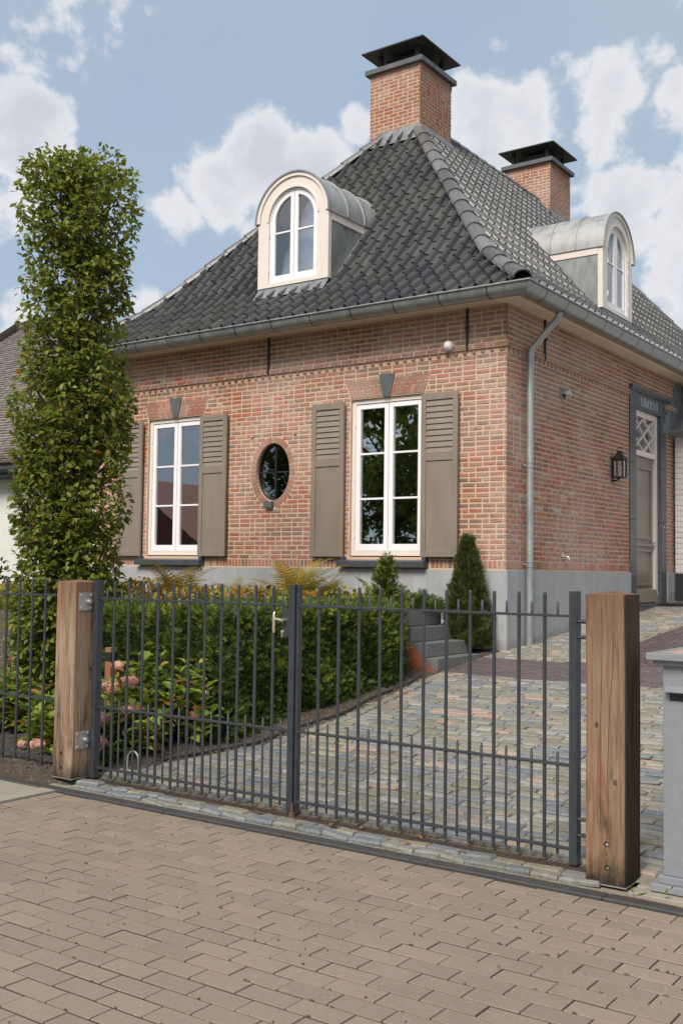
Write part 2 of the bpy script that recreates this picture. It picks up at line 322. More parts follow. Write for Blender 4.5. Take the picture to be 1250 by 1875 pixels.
M_BRICK = brick_mat(); M_BRICKR = brick_mat('red brick', True); M_MORTAR = mortar_mat(); M_TILE = tile_mat()
M_CREAM = plain('cream paint', (.76, .675, .60), .42, var=.03); M_WHITE = plain('white paint', (.86, .83, .84), .33, var=.02)
M_SOFFIT = plain('cream soffit', (.80, .66, .48), .5, var=.08, vs=2)
M_TAUPE = plain('taupe shutter paint', (.245, .200, .158), .42, var=.11, vs=5, scale=(1, 1, .25), bumpd=.0006, bs=60); M_DOOR = plain('taupe door paint', (.215, .178, .14), .34, var=.04)
M_SILL = plain('dark bluestone', (.058, .064, .076), .42, var=.25, vs=9, bumpd=.002); M_KEY = plain('keystone slate', (.10, .11, .115), .55, var=.2, bumpd=.003)
def weathered(name, col, rough, streak, splash):
    m, nt, b = newmat(name); k = NT(nt); p = k.pos()
    c = k.mix(k.ramp(k.noise(p, 3.2, 6, .6), [(.3, 0.), (.72, 1.)]), tuple(x * .86 for x in col), tuple(x * 1.12 for x in col))
    s1 = k.noise(k.mapped(p, (1, 1, .07)), 15, 5, .65); c = k.mix(k.ramp(s1, [(.52, 0.), (.74, streak)]), c, tuple(x * .55 for x in col))
    s2 = k.noise(k.mapped(p, (1, 1, .1)), 24, 4, .6); c = k.mix(k.ramp(s2, [(.6, 0.), (.76, streak * .8)]), c, tuple(min(1, x * 1.35 + .03) for x in col))
    if splash:
        sx = k.n('ShaderNodeSeparateXYZ'); k.l(p, sx.inputs[0]); e = k.math('ADD', k.math('SUBTRACT', sx.outputs[2], k.math('MULTIPLY', k.math('SUBTRACT', sx.outputs[1], 11.2), .085)), k.math('MULTIPLY', k.noise(p, 9, 5, .7), .35)); c = k.mix(k.ramp(e, [(.86, .55), (1.1, 0.)]), c, (.20, .17, .13))
    k.l(c, b.inputs['Base Color']); b.inputs['Roughness'].default_value = rough; k.bump(k.noise(p, 120, 5, .6), .0012, b); return m
M_PLINTH = weathered('sawn bluestone plinth', (.37, .37, .372), .62, .35, True)
M_SURR = plain('honed bluestone surround', (.078, .084, .090), .45, var=.25, vs=7)
M_ZINC = zinc_mat('zinc', (.31, .325, .315)); M_ZINCB = zinc_mat('bright zinc', (.40, .395, .38), .5, .6); M_PIPE = zinc_mat('zinc pipe', (.36, .38, .37), .36)
M_LEAD = zinc_mat('lead', (.25, .255, .26), .5, .4); M_CAP = plain('slate grey sheet', (.115, .11, .115), .5, var=.15); M_BLACK = plain('black metal', (.02, .02, .022), .42)
M_GATE = plain('anthracite powder coat', (.036, .040, .047), .42, var=.2, vs=14, bumpd=.0008, bs=200, spec=.55)
M_STEEL = plain('stainless steel', (.50, .475, .45), .42, .7, var=.05, vs=5); M_BRASS = plain('brass handle', (.66, .55, .38), .3, .7)
M_OAK = wood_mat('weathered oak', .95, 1.15, .80); M_OAK2 = wood_mat('dark weathered oak', .8, .6)
M_GLASS = glass_mat('window glass', .25); M_GLASS2 = glass_mat('dormer glass', .16, (.92, .93, .95)); M_GLASSD = glass_mat('dark oval glass', .10, (.35, .4, .38)); M_CLEAR = glass_mat('clear glass', .05, (1, 1, 1))
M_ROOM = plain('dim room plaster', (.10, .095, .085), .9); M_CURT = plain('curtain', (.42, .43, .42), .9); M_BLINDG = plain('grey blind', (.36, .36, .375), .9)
M_WHITEBRICK = plain('white painted brick', (.70, .67, .67), .6, var=.06, vs=12, bumpd=.003); M_BITU = plain('black plinth coating', (.022, .023, .024), .6, bumpd=.002)
M_GALV = stone_mat('worn galvanised steel', [(0, (.235, .245, .265)), (1, (.235, .245, .265))], .42, .16, .1, .001)
M_CORTEN = plain('weathering steel', (.27, .085, .04), .75, var=.35, vs=6)
M_SETT = stone_mat('sandstone setts', [(0, (.17, .195, .235)), (.12, (.29, .28, .25)), (.24, (.25, .225, .165)), (.38, (.38, .345, .29)), (.5, (.21, .195, .145)), (.60, (.28, .255, .20)), (.68, (.165, .195, .245)), (.78, (.25, .255, .255)), (.82, (.50, .33, .24)), (.87, (.34, .30, .25)), (.93, (.44, .41, .36)), (1, (.27, .235, .165))], .42, .4, .25, .01, .14)
M_APRON = stone_mat('blue grey setts', [(0, (.15, .175, .21)), (.4, (.26, .265, .26)), (.7, (.31, .27, .19)), (1, (.19, .22, .27))], .42, .45, .25, .012, .3)
M_JOINT = stone_mat('joint sand', [(0, (.27, .23, .17)), (1, (.27, .23, .17))], .95, .3, .3, .006, .15)
M_CLINK = stone_mat('purple brown clinker', [(0, (.070, .052, .055)), (.5, (.092, .064, .066)), (1, (.12, .08, .078))], .5, .25, .1, .004)
M_PAVER = stone_mat('taupe pavers', [(0, (.245, .184, .137)), (.5, (.268, .200, .148)), (1, (.292, .216, .158))], .6, .12, .75, .0015, 0., 1.)
M_PJOINT = plain('dark joint', (.022, .016, .012), .95, var=.3); M_KERB = plain('dark kerb', (.050, .048, .047), .62, var=.25, vs=14, bumpd=.002)
M_CONC = stone_mat('concrete slab', [(0, (.31, .27, .215)), (1, (.35, .305, .25))], .8, .25, .5, .003, .2)
M_GRAN = stone_mat('granite step', [(0, (.135, .135, .125)), (1, (.165, .163, .152))], .6, .3, .4, .004)
M_SOILP = plain('dry earth crumbs', (.10, .065, .045), .95)
M_SOIL = stone_mat('garden soil', [(0, (.085, .055, .036)), (1, (.085, .055, .036))], .95, .5, .25, .03)
M_GRASS = plain('rough grass ground', (.07, .09, .035), .95, var=.4, vs=2)
M_SHING = stone_mat('grey wood shingle', [(0, (.20, .165, .145)), (.5, (.26, .215, .19)), (1, (.30, .26, .24))], .8, .25, .0, .003)
M_HOUSEW = plain('off white render', (.68, .66, .60), .8, var=.05)
M_LEAFH = leaf_mat('hornbeam leaf', [(0, (.12, .16, .022)), (.35, (.21, .26, .036)), (.7, (.32, .35, .05)), (.95, (.44, .43, .08)), (.985, (.34, .28, .05)), (.992, (.55, .26, .03)), (1, (.55, .20, .02))], .42, .46)
M_YEW = leaf_mat('yew needles', [(0, (.034, .062, .012)), (.5, (.078, .128, .022)), (.75, (.17, .24, .035)), (1, (.42, .46, .06))], .5, .15)
M_YEWL = leaf_mat('fresh conifer needles', [(0, (.05, .085, .015)), (.6, (.11, .16, .025)), (1, (.20, .24, .04))], .5, .2)
M_CONI = leaf_mat('cone conifer needles', [(0, (.040, .062, .015)), (.6, (.085, .115, .028)), (1, (.20, .20, .05))], .5, .15)
M_FERN = leaf_mat('autumn fern', [(0, (.36, .34, .06)), (.5, (.58, .42, .07)), (.85, (.62, .34, .07)), (1, (.30, .34, .06))], .6, .35)
M_RUST = leaf_mat('autumn ground leaves', [(0, (.10, .13, .03)), (.35, (.38, .36, .06)), (.6, (.56, .28, .06)), (.8, (.42, .15, .06)), (1, (.30, .36, .06))], .6, .3)
M_HYDL = leaf_mat('hydrangea leaf', [(0, (.20, .31, .05)), (.5, (.33, .46, .07)), (.78, (.50, .55, .09)), (.9, (.50, .28, .07)), (1, (.42, .11, .06))], .5, .3)
M_PETAL = leaf_mat('hydrangea petal', [(0, (.80, .40, .38)), (.3, (.86, .58, .52)), (.6, (.88, .76, .66)), (.85, (.66, .20, .22)), (1, (.80, .74, .52))], .6, .3)
M_BARK = plain('bark', (.075, .060, .045), .9, var=.4, vs=20, bumpd=.01, bs=40); M_DARKL = plain('dark shade core', (.012, .016, .008), .95)
M_REDROOF = plain('red clay roof', (.20, .062, .042), .7, var=.25, vs=8); M_TEAL = plain('teal cabinet', (.05, .24, .27), .4)
M_BULB = plain('bulb glass', (.8, .78, .72), .2)

# ------------------------------------------------------------------ ground
XC, YF, XL, YB = -5.604, 11.248, -12.66, 23.8
def G(Y): return .03 if Y < 5.3 else (.03 + (Y - 5.3) * .1092 if Y < 11.25 else .68 + (Y - 11.25) * .081)
SL1 = .1092
mb = MB(); n = 400
mb.poly([(-n, -n, -.06), (n, -n, -.06), (n, n, -.06), (-n, n, -.06)], [(0, 1, 2, 3)]); mb.build('ground', M_GRASS, kind='structure')
mb = MB(); mb.poly([(-6.06, -14, -.012), (14, -14, -.012), (14, 5.14, -.012), (-6.06, 5.14, -.012)], [(0, 1, 2, 3)])
street = mb.build('street_paving', M_PJOINT, kind='structure')
pav = Pieces('paver', [unit_brick(.012, .003) for _ in range(5)], M_PAVER)
def paver(x0, x1, y0, y1):
    h = .0062 + random.uniform(-.0022, .0022)
    g = .0030 + random.uniform(0, .0016)
    gy = .0056 + random.uniform(0, .0022)
    mx = basis((x0 + g, y0 + gy, -.012), (x1 - x0 - 2 * g, 0, random.uniform(-.002, .002)), (0, 0, -h), (0, y1 - y0 - 2 * gy, random.uniform(-.001, .001)))
    pav.add(mx)
PL, PW = .2395, .1215
row = 0; y = 5.074
while y > -9:
    x = -5.93 + (-.5 * PL if row % 2 else 0) + random.uniform(-.012, .012) * 1.0
    while x < 9:
        a, b2 = max(x, -5.93), x + PL
        if b2 - a > .03: paver(a, b2, y - PW, y)
        x += PL
    y -= PW; row += 1
y = 5.074
while y > -9: paver(-6.052, -5.93, y - PL, y); y -= PL
pav.build(street, 300)
M_MOSS = plain('joint moss', (.075, .075, .03), .95, var=.4, vs=40)
mb = MB()
for _ in range(210):
    r_i = random.randint(0, 30); y = 5.074 - r_i * PW + random.uniform(-.004, .004); x = random.gauss(-1.6, 1.1) if random.random() < .6 else random.uniform(-6, 1); L = random.uniform(.006, .024)
    mb.poly([(x, y - .003, -.004), (x + L, y - .004, -.004), (x + L, y + .004, -.003), (x, y + .003, -.003), (x + L * .5, y, -.0005)], [(0, 1, 4), (1, 2, 4), (2, 3, 4), (3, 0, 4)])
mb.build('joint_moss', M_MOSS, kind='stuff', label='specks of moss growing in the paver joints', cat='moss', fix=False)
mb = MB()
for _ in range(170):
    x, y = random.uniform(-6, .5), random.uniform(2.0, 5.05); s_ = random.uniform(.002, .0065)
    mb.poly([(x - s_, y - s_ * .7, -.001), (x + s_, y - s_, -.001), (x + s_ * .8, y + s_, -.001), (x - s_, y + s_ * .7, -.001), (x, y, s_ * .8)], [(0, 1, 4), (1, 2, 4), (2, 3, 4), (3, 0, 4)])
mb.build('street_grit', M_SOILP, kind='stuff', label='scattered crumbs of earth lying on the pavers', cat='grit', fix=False)
# concrete footway slabs left of the pavers
mb = MB(); mb.poly([(-30, -14, -.012), (-6.06, -14, -.012), (-6.06, 5.14, -.012), (-30, 5.14, -.012)], [(0, 1, 2, 3)]); fw = mb.build('footway', M_PJOINT, kind='structure')
slab = Pieces('slab', [unit_brick(.01, .002) for _ in range(3)], M_CONC)
for i in range(14):
    for j in range(9):
        x0 = -6.062 - .155 - (i) * .6; w = .6
        if j == 0 and i < 40: pass
        slab.add(basis((x0 - w + .004, 5.10 - (j + 1) * .6, -.012), (w - .008, 0, 0), (0, 0, -.014), (0, .592, 0)))
for j in range(10): slab.add(basis((-6.214, 5.10 - (j + 1) * .6, -.012), (.148, 0, 0), (0, 0, -.02), (0, .592, 0)))
slab.build(fw, 60)
mb = MB(); x = -30
while x < 8:
    L = 1.0; mb.cham(lambda u, v, o: (u, v, o), x + .002, x + L - .002, 5.078, 5.175, -.05, .010, .006); x += L
mb.build('kerb', M_KERB, kind='structure', fix=True)

# driveway: one sloping bed with setts set in it
def gp(x, y, dz=0): return (x, y, G(y) + dz)
mb = MB()
for y0, y1 in ((5.345, 5.346), (5.346, 11.25), (11.25, 17.6)):
    mb.poly([gp(-6.25, y0), gp(6, y0), gp(6, y1), gp(-6.25, y1)], [(0, 1, 2, 3)])
drive = mb.build('driveway', M_JOINT, kind='structure')
def edgeX(y):                        # left margin of the setts
    pts = [(5.44, -6.12), (5.66, -5.90), (6.19, -5.65), (6.73, -5.44), (7.75, -5.41), (9.47, -5.60), (9.8, -5.66), (11.2, -5.64), (30, -5.60)]
    for (a, b1), (c, d) in zip(pts, pts[1:]):
        if y <= c: return b1 + (d - b1) * max(0, y - a) / (c - a)
    return -5.6
set_p = Pieces('sett', [unit_brick(.13, .05) for _ in range(12)], M_SETT)
def lay(pieces, x0, x1, y0, y1, h, jit=.0):
    s1 = (G(y1) - G(y0)) / (y1 - y0)
    z0 = G(y0) - .002
    pieces.add(basis((x0, y0, z0 + random.uniform(-jit, jit)), (x1 - x0, random.uniform(-jit, jit), random.uniform(-jit, jit) * .6), (0, 0, -h), (random.uniform(-jit, jit), y1 - y0, (y1 - y0) * s1 + random.uniform(-jit, jit) * .3)))
def in_clinker(x, y):
    if 9.80 < y < 10.78 and x > -5.68 and x < -3.35: return True
    if -4.45 < x < -3.42 and y >= 10.7: return True
    if y > 16.3: return True
    return False
y = 5.47
while y < 9.35:
    L = random.uniform(.16, .26); xa, xb = edgeX(y), edgeX(y + L)
    set_p.add(basis((xa + .004, y, G(y) - .002), (.088, random.uniform(-.004, .004), 0), (0, 0, -random.uniform(.018, .028)), (xb - xa, L - .008, (L - .008) * SL1))); y += L
y = 5.45
while y < 16.3:
    w = random.uniform(.072, .094); x = edgeX(y) + (.10 if y < 9.35 else .01)
    # border stone running along the margin
    set_p_x1 = x + random.uniform(.07, .09)
    while x < 2.2:
        L = random.uniform(.13, .27)
        if not in_clinker(x + L / 2, y + w / 2) and not (in_clinker(x + .02, y + w / 2) or in_clinker(x + L - .02, y + w / 2)):
            lay(set_p, x + .006, x + L - .006, y + .005, y + w - .005, random.uniform(.014, .024), .005)
        x += L
    y += w
set_p.build(drive, 300)
cl = Pieces('clinker', [unit_brick(.08, .02) for _ in range(5)], M_CLINK)
yy = 9.80; r = 0
while yy < 10.77:
    x = -5.66 - (.1 if r % 2 else 0)
    while x < -3.45:
        lay(cl, max(x, -5.66) + .002, x + .2 - .002, yy + .002, yy + .061, .016, .0012); x += .2
    yy += .0645; r += 1
xx = -4.44; r = 0
while xx < -3.44:
    y = 10.79 - (.1 if r % 2 else 0)
    while y < 17.2:
        if y > 10.6: lay(cl, xx + .002, xx + .061, y + .002, y + .198, .016, .0012)
        y += .2
    xx += .0645; r += 1
yy = 16.32
while yy < 17.2:
    x = -5.5
    while x < 2:
        if not (-4.45 < x < -3.42): lay(cl, x + .002, x + .198, yy + .002, yy + .06, .015, .001)
        x += .2
    yy += .0645
cl.build(drive, 150)
# apron of blue setts before the gate, then the grate
ap = Pieces('sett', [unit_brick(.14, .06) for _ in range(10)], M_APRON)
for r, (ya, yb_) in enumerate(((5.182, 5.262), (5.264, 5.345))):
    x = -6.02 - r * .06
    while x < -2.16:
        L = random.uniform(.12, .24); h = random.uniform(.020, .040)
        ap.add(basis((x + .003, ya, .01), (L - .006, random.uniform(-.004, .004), random.uniform(-.004, .004)), (0, 0, -h), (random.uniform(-.01, .01), yb_ - ya - .003, .004))); x += L
ap.build(drive, 80)
mb = MB(); mb.box(ID, -6.25, -1.9, 5.1765, 5.3445, -.08, .0135); mb.build('sett_bed', M_JOINT, drive)
mb = MB()
gy0, gy1, gz = 5.352, 5.445, .048
for k in range(5): mb.box(ID, -6.05, -2.15, gy0 + k * (gy1 - gy0) / 4 - .0015, gy0 + k * (gy1 - gy0) / 4 + .0015, gz - .014, gz)
x = -6.05
while x < -2.15: mb.box(ID, x - .001, x + .001, gy0, gy1, gz - .014, gz - .001); x += .031
gr = mb.build('drain_grate', plain('rusty galvanised grate', (.10, .075, .06), .6, .5, .3, 20), label='long narrow steel drain grate sunk in the setts beneath the closed gate', cat='drain grate')
mb = MB(); mb.box(ID, -6.08, -2.12, gy0 - .004, gy1 + .004, -.05, .034); mb.build('channel', M_BLACK, gr)

# planting beds
def surf(name, nx, ny, x0, x1, y0, y1, fz, mat, amp=.03, kind='structure'):
    V = []; F = []
    for j in range(ny + 1):
        for i in range(nx + 1):
            x = x0 + (x1 - x0) * i / nx; y = y0 + (y1 - y0) * j / ny; V.append((x, y, fz(x, y) + random.uniform(-amp, amp)))
    for j in range(ny):
        for i in range(nx): a = j * (nx + 1) + i; F.append((a, a + 1, a + nx + 2, a + nx + 1))
    me = mesh_from(name, V, F, mat, None, True); o = link_mesh(name, me); o['kind'] = kind; return o
def soilz(x, y):
    if y < 5.215: return -.03
    e = edgeX(y); d = e - x                      # distance inside the bed
    base = G(y) - .008 + min(max(d, 0) * .12, .05)
    if y > 9.75: 
        t = min(max((-6.30 - x) / .3, 0), 1); base = G(y) + .02 + (1.12 - G(y)) * t
        return base if d > -.02 else G(y) - .08
    t = min(max((-6.05 - x) / .6, 0), 1) * min(max((y - 6.6) / .8, 0), 1)
    base = base + (1.10 - base) * t
    return base if d > -.02 else G(y) - .08
surf('flower_bed', 130, 150, -13.5, -5.30, 5.19, 11.26, soilz, M_SOIL, .012)
surf('garden_soil', 60, 30, -30, -13.4, 5.19, 16, lambda x, y: .06 + max(0, y - 6) * .1, M_SOIL, .02)
mb = MB()
for _ in range(900):
    y = random.uniform(5.25, 9.6); x = edgeX(y) - abs(random.gauss(0, .35)) - .02; s = random.uniform(.004, .016); z = soilz(x, y)
    mb.poly([(x - s, y - s, z), (x + s, y - s * .6, z), (x + s * .4, y + s, z), (x - s * .7, y + s * .8, z), (x, y, z + s * 1.3)], [(0, 1, 4), (1, 2, 4), (2, 3, 4), (3, 0, 4)])
mb.build('soil_clod', M_SOIL, kind='stuff', label='small clods of dark earth scattered over the bed', cat='soil')
mb = MB(); mb.tube([(edgeX(y) - .10 + .02 * math.sin(y * 5), y, soilz(edgeX(y) - .1, y) + .018) for y in np.linspace(5.9, 9.6, 40)], .009, 6)
mb.build('drip_hose', M_BLACK, smooth=True, label='thin black drip hose laid on the soil between hedge and drive', cat='hose')

# ------------------------------------------------------------------ the brick house
house = empty('brick_house', ((XC + XL) / 2, (YF + YB) / 2, .4), 'red brick house with a dark tiled hipped roof, taupe shutters and two brick chimneys', 'house')
FF, RF = FR(YF), RI(XC)
CH = .062; Z0 = 1.752; ZT = 4.284
def wall_boxes(mb):
    # street front with openings cut out as a grid of solid boxes, 12 cm thick
    def grid(fr, u0, u1, zlo, zhi, holes, o1=0., th=.12, vis=True):
        us = sorted({u0, u1, *[h[0] for h in holes], *[h[1] for h in holes]}); vs = sorted({zlo, zhi, *[h[2] for h in holes], *[h[3] for h in holes]})
        for a, b in zip(us, us[1:]):
            for c, d in zip(vs, vs[1:]):
                if any(h[0] < (a + b) / 2 < h[1] and h[2] < (c + d) / 2 < h[3] for h in holes): continue
                mb.box(fr, a, b, c, d, -th, o1)
    return grid
WX = (-10.98, -7.28); OX, OZ = -9.13, 2.935; ORX, ORZ = .395, .485; OIX, OIZ = .292, .395
HZ0, HZ1 = 1.775, 3.815
mb = MB(); grid = wall_boxes(mb)
fh = [(c - .555, c + .555, HZ0, HZ1) for c in WX] + [(OX - .40, OX + .40, OZ - .49, OZ + .49)]
grid(FF, XL, XC, .3, 4.83, fh)
DY0, DY1 = 15.30, 16.94
grid(RF, YF + .12, YB, .3, 4.83, [(DY0, DY1, .3, 4.40)])
mb.box(ID, XL, XL + .12, YF + .12, YB, .3, 4.83); mb.box(ID, XL + .12, XC - .12, YB - .12, YB, .3, 4.83)
# upper frieze stands a little proud, string course more so
for fr, u0, u1, hole in ((FF, XL - .016, XC + .016, None), (RF, YF - .016, YB, None)):
    segs = [(u0, u1)] if fr is FF else [(u0, DY0 - .02), (17.02, u1)]
    for a, b in segs: mb.box(fr, a, b, ZT + .001, 4.352, .0, .03)
    if fr is FF: mb.box(fr, u0, u1, 4.352, 4.82, 0, .016)
    else: mb.box(fr, u0, u1, 4.44, 4.82, 0, .0155); mb.box(fr, u0, DY0 - .02, 4.352, 4.44, 0, .0157); mb.box(fr, 17.02, u1, 4.352, 4.44, 0, .0157)
# oval reveal: mortar collar filling the square hole down to the ellipse
NS = 48
outer = []; inner = []
for k in range(NS):
    a = 2 * math.pi * (k + .5) / NS; cx, cz = math.cos(a), math.sin(a); s = max(abs(cx) / .40, abs(cz) / .49); outer.append((OX + cx / s, OZ + cz / s)); inner.append((OX + OIX * cx, OZ + OIZ * cz))
mb.ringprism(FF, outer, inner, -.12, -.0005)
wall = mb.build('wall', M_MORTAR, house)
bricks = Pieces('brick', [unit_brick(.10, .035) for _ in range(14)], M_BRICK)
def brick(fr_id, u0, u1, v0, v1, proud=.0055, keep=True, base=0.):
    o = base + proud + random.uniform(-.0015, .0015); th = .02
    if fr_id == 0: M4 = basis((u0, YF - base + th, v0), (u1 - u0, 0, 0), (0, th + proud + (o - base - proud), 0), (0, 0, v1 - v0))
    elif fr_id == 1: M4 = basis((XC + base - th, u0, v0), (0, u1 - u0, 0), (-(th + proud + (o - base - proud)), 0, 0), (0, 0, v1 - v0))
    elif fr_id == 2: M4 = basis((XL - base + th, u1, v0), (0, -(u1 - u0), 0), ((th + proud), 0, 0), (0, 0, v1 - v0))
    bricks.add(M4, keep)
def arch_half(c, v):      # half width of the fan arch at height v
    return .555 + (v - 3.82) / .235 * .085 if 3.80 < v < 4.06 else (.555 if HZ0 - .12 < v <= 3.80 else 0)
def forbidden(v):
    L = []
    for c in WX:
        h = arch_half(c, v)
        if h: L.append((c - h - .006, c + h + .006))
        if 1.64 < v < HZ0: L.append((c - .68, c + .655))
        if 4.05 <= v < 4.10: L.append((c - .125, c + .125))
    t = (v - OZ) / ORZ
    if abs(t) < 1: L.append((OX - ORX * math.sqrt(1 - t * t), OX + ORX * math.sqrt(1 - t * t)))
    if 2.43 < v < 2.535: L.append((OX - .115, OX + .03))
    return L
def lay_course(fid, u0, u1, v0, v1, k, forb, base=0.):
    u = u0 + (0 if k % 2 else -.0925) ; first = True; base_k = base
    while u < u1 - .012:
        L = .1700 if random.random() < .76 else .0775
        if first: L = .1700; first = False
        a, b = max(u, u0), min(u + L, u1); segs = [(a, b)]
        for f0, f1 in forb:
            ns = []
            for s0, s1 in segs:
                if f1 <= s0 or f0 >= s1: ns.append((s0, s1)); continue
                if f0 - s0 > .03: ns.append((s0, f0 - .006))
                if s1 - f1 > .03: ns.append((f1 + .006, s1))
            segs = ns
        j = random.uniform(-.0015, .0015)
        for s0, s1 in segs:
            if s1 - s0 > .02: brick(fid, s0, s1, v0 + j, v1 + j, base=base)
        u += L + .0150
k = 0; z = Z0
while z < 4.79:
    zt = z + CH - .0165; vc = (z + zt) / 2
    if 4.215 < vc < 4.284: pass
    elif 4.284 <= vc < 4.346:
        lay_course(0, XL - .032, XC + .032, 4.292, 4.341, k, [], .03); lay_course(1, YF - .030, DY0 - .035, 4.292, 4.341, k + 1, [], .03); lay_course(1, 17.02, 17.6, 4.292, 4.341, k + 1, [], .03)
    else:
        base = .016 if vc > 4.346 else 0.
        zt2 = min(zt, 4.79)
        lay_course(0, XL - base, XC + base + .001, z, zt2, k, forbidden(vc) if base == 0 else [], base)
        lay_course(1, YF - base + .0, 17.66, z, zt2, k + 1, [(DY0 - .01, DY1 + .01)] if vc < 4.36 else ([(DY0 - .05, DY1 + .10)] if vc < 4.46 else []), base)
        lay_course(2, YF - base, YF + 2.5, z, zt2, k + 1, [], base)
    z += CH; k += 1
# sawtooth course: bricks set diagonally under the string
for fr, a, b, st in ((0, XL, XC + .005, 1), (1, YF + .02, DY0 - .06, 1)):
    u = a
    while u < b:
        w = .088
        v0, v1 = 4.226, 4.286
        if fr == 0: M4 = basis((u, YF + .088, v0), (w * .9, -.042, 0), (.03, .072, 0), (0, 0, v1 - v0))
        else: M4 = basis((XC - .088, u, v0), (.042, w * .9, 0), (-.072, .03, 0), (0, 0, v1 - v0))
        bricks.add(M4); u += w + .034
# soldier course above the plinth
for fid, a, b in ((0, XL, XC), (1, YF, DY0 - .02), (1, DY1 + .02, 17.5)):
    u = a + .003
    while u < b - .03:
        w = random.uniform(.042, .050)
        if not (fid == 0 and any(c - .70 < u < c + .66 for c in WX)): brick(fid, u, u + w, 1.640, 1.741)
        u += w + .0145
# fan arches
def quadbrick(fr, pts, o=.006, c=.004):
    n = len(pts); cu = sum(p[0] for p in pts) / n; cv = sum(p[1] for p in pts) / n
    inn = [(u + (cu - u) * .06, v + (cv - v) * .06) for u, v in pts]; m2 = MB()
    P = [fr(u, v, -.03) for u, v in pts] + [fr(u, v, o - c) for u, v in pts] + [fr(u, v, o) for u, v in inn]
    F = [(8, 9, 10, 11)] + [(i, (i + 1) % 4, 4 + (i + 1) % 4, 4 + i) for i in range(4)] + [(4 + i, 4 + (i + 1) % 4, 8 + (i + 1) % 4, 8 + i) for i in range(4)]
    return P, F
fan = MB()
for c in WX:
    for sgn in (-1, 1):
        nb = 9
        for i in range(nb):
            def ux(t, v):           # t 0 at the keystone, 1 at the skewback
                b0, b1 = .052, .555; t0, t1 = .118, .64; w = (v - 3.822) / .235
                return c + sgn * ((b0 + (b1 - b0) * t) * (1 - w) + (t0 + (t1 - t0) * t) * w)
            ta, tb = (i + .06) / nb, (i + .94) / nb; vs = [3.824, 3.934, 4.055] if i % 2 else [3.824, 3.984, 4.055]
            for v0, v1 in ((vs[0], vs[1] - .006), (vs[1] + .005, vs[2])):
                P, F = quadbrick(FF, [(ux(ta, v0), v0), (ux(tb, v0), v0), (ux(tb, v1), v1), (ux(ta, v1), v1)]); fan.poly(P, F, random.choice([.02, .05, .12, .5, .56, .2, .3, .8]))
for k2 in range(46):
    a0, a1 = 2 * math.pi * (k2 + .09) / 46, 2 * math.pi * (k2 + .91) / 46
    if 4.50 < (a0 + a1) / 2 < 4.83: continue
    E_ = lambda a, rx, rz: (OX + rx * math.cos(a), OZ + rz * math.sin(a))
    P, F = quadbrick(FF, [E_(a0, OIX, OIZ), E_(a1, OIX, OIZ), E_(a1, ORX - .004, ORZ - .004), E_(a0, ORX - .004, ORZ - .004)]); fan.poly(P, F, random.choice([.05, .2, .5, .56, .8, .3, .02]))
fan.build('arch_brick', M_BRICKR, house, kind='stuff')
bricks.build(wall, 300)
for c in WX:
    mb = MB(); mb.prism(FF, [(c - .049, 3.818), (c + .049, 3.818), (c + .122, 4.105), (c - .122, 4.105)], -.05, .018); mb.build('keystone', M_KEY, house, bevel=.004)
mb = MB(); mb.box(FF, OX - .11, OX + .025, 2.44, 2.53, -.05, .055); mb.build('drip_stone', M_KEY, house, bevel=.004)

# plinth of sawn stone panels
pl = MB(); pl.box(FF, XL - .02, XC + .02, .2, 1.622, 0, .02); pl.box(RF, YF, DY0, .2, 1.6215, 0, .02); pl.box(RF, DY1, 17.55, .2, 1.6215, 0, .02)
plinth = pl.build('plinth', M_JOINT, house)
def panel(fr, a, b, z0=.2, z1=1.624): 
    m2 = MB(); m2.cham(fr, a + .0015, b - .0015, z0, z1, .018, .034, .002); m2.build('stone_panel', M_PLINTH, plinth)
xs = [XL - .034, -11.68, -10.68, -9.69, -8.68, -7.65, -6.64, XC + .034]
for a, b in zip(xs, xs[1:]): panel(FF, a, b)
ys = [YF - .0335, 12.27, 13.26, 14.26, DY0 - .005]
for a, b in zip(ys, ys[1:]): panel(RF, a, b)
panel(RF, DY1 + .005, 17.4)

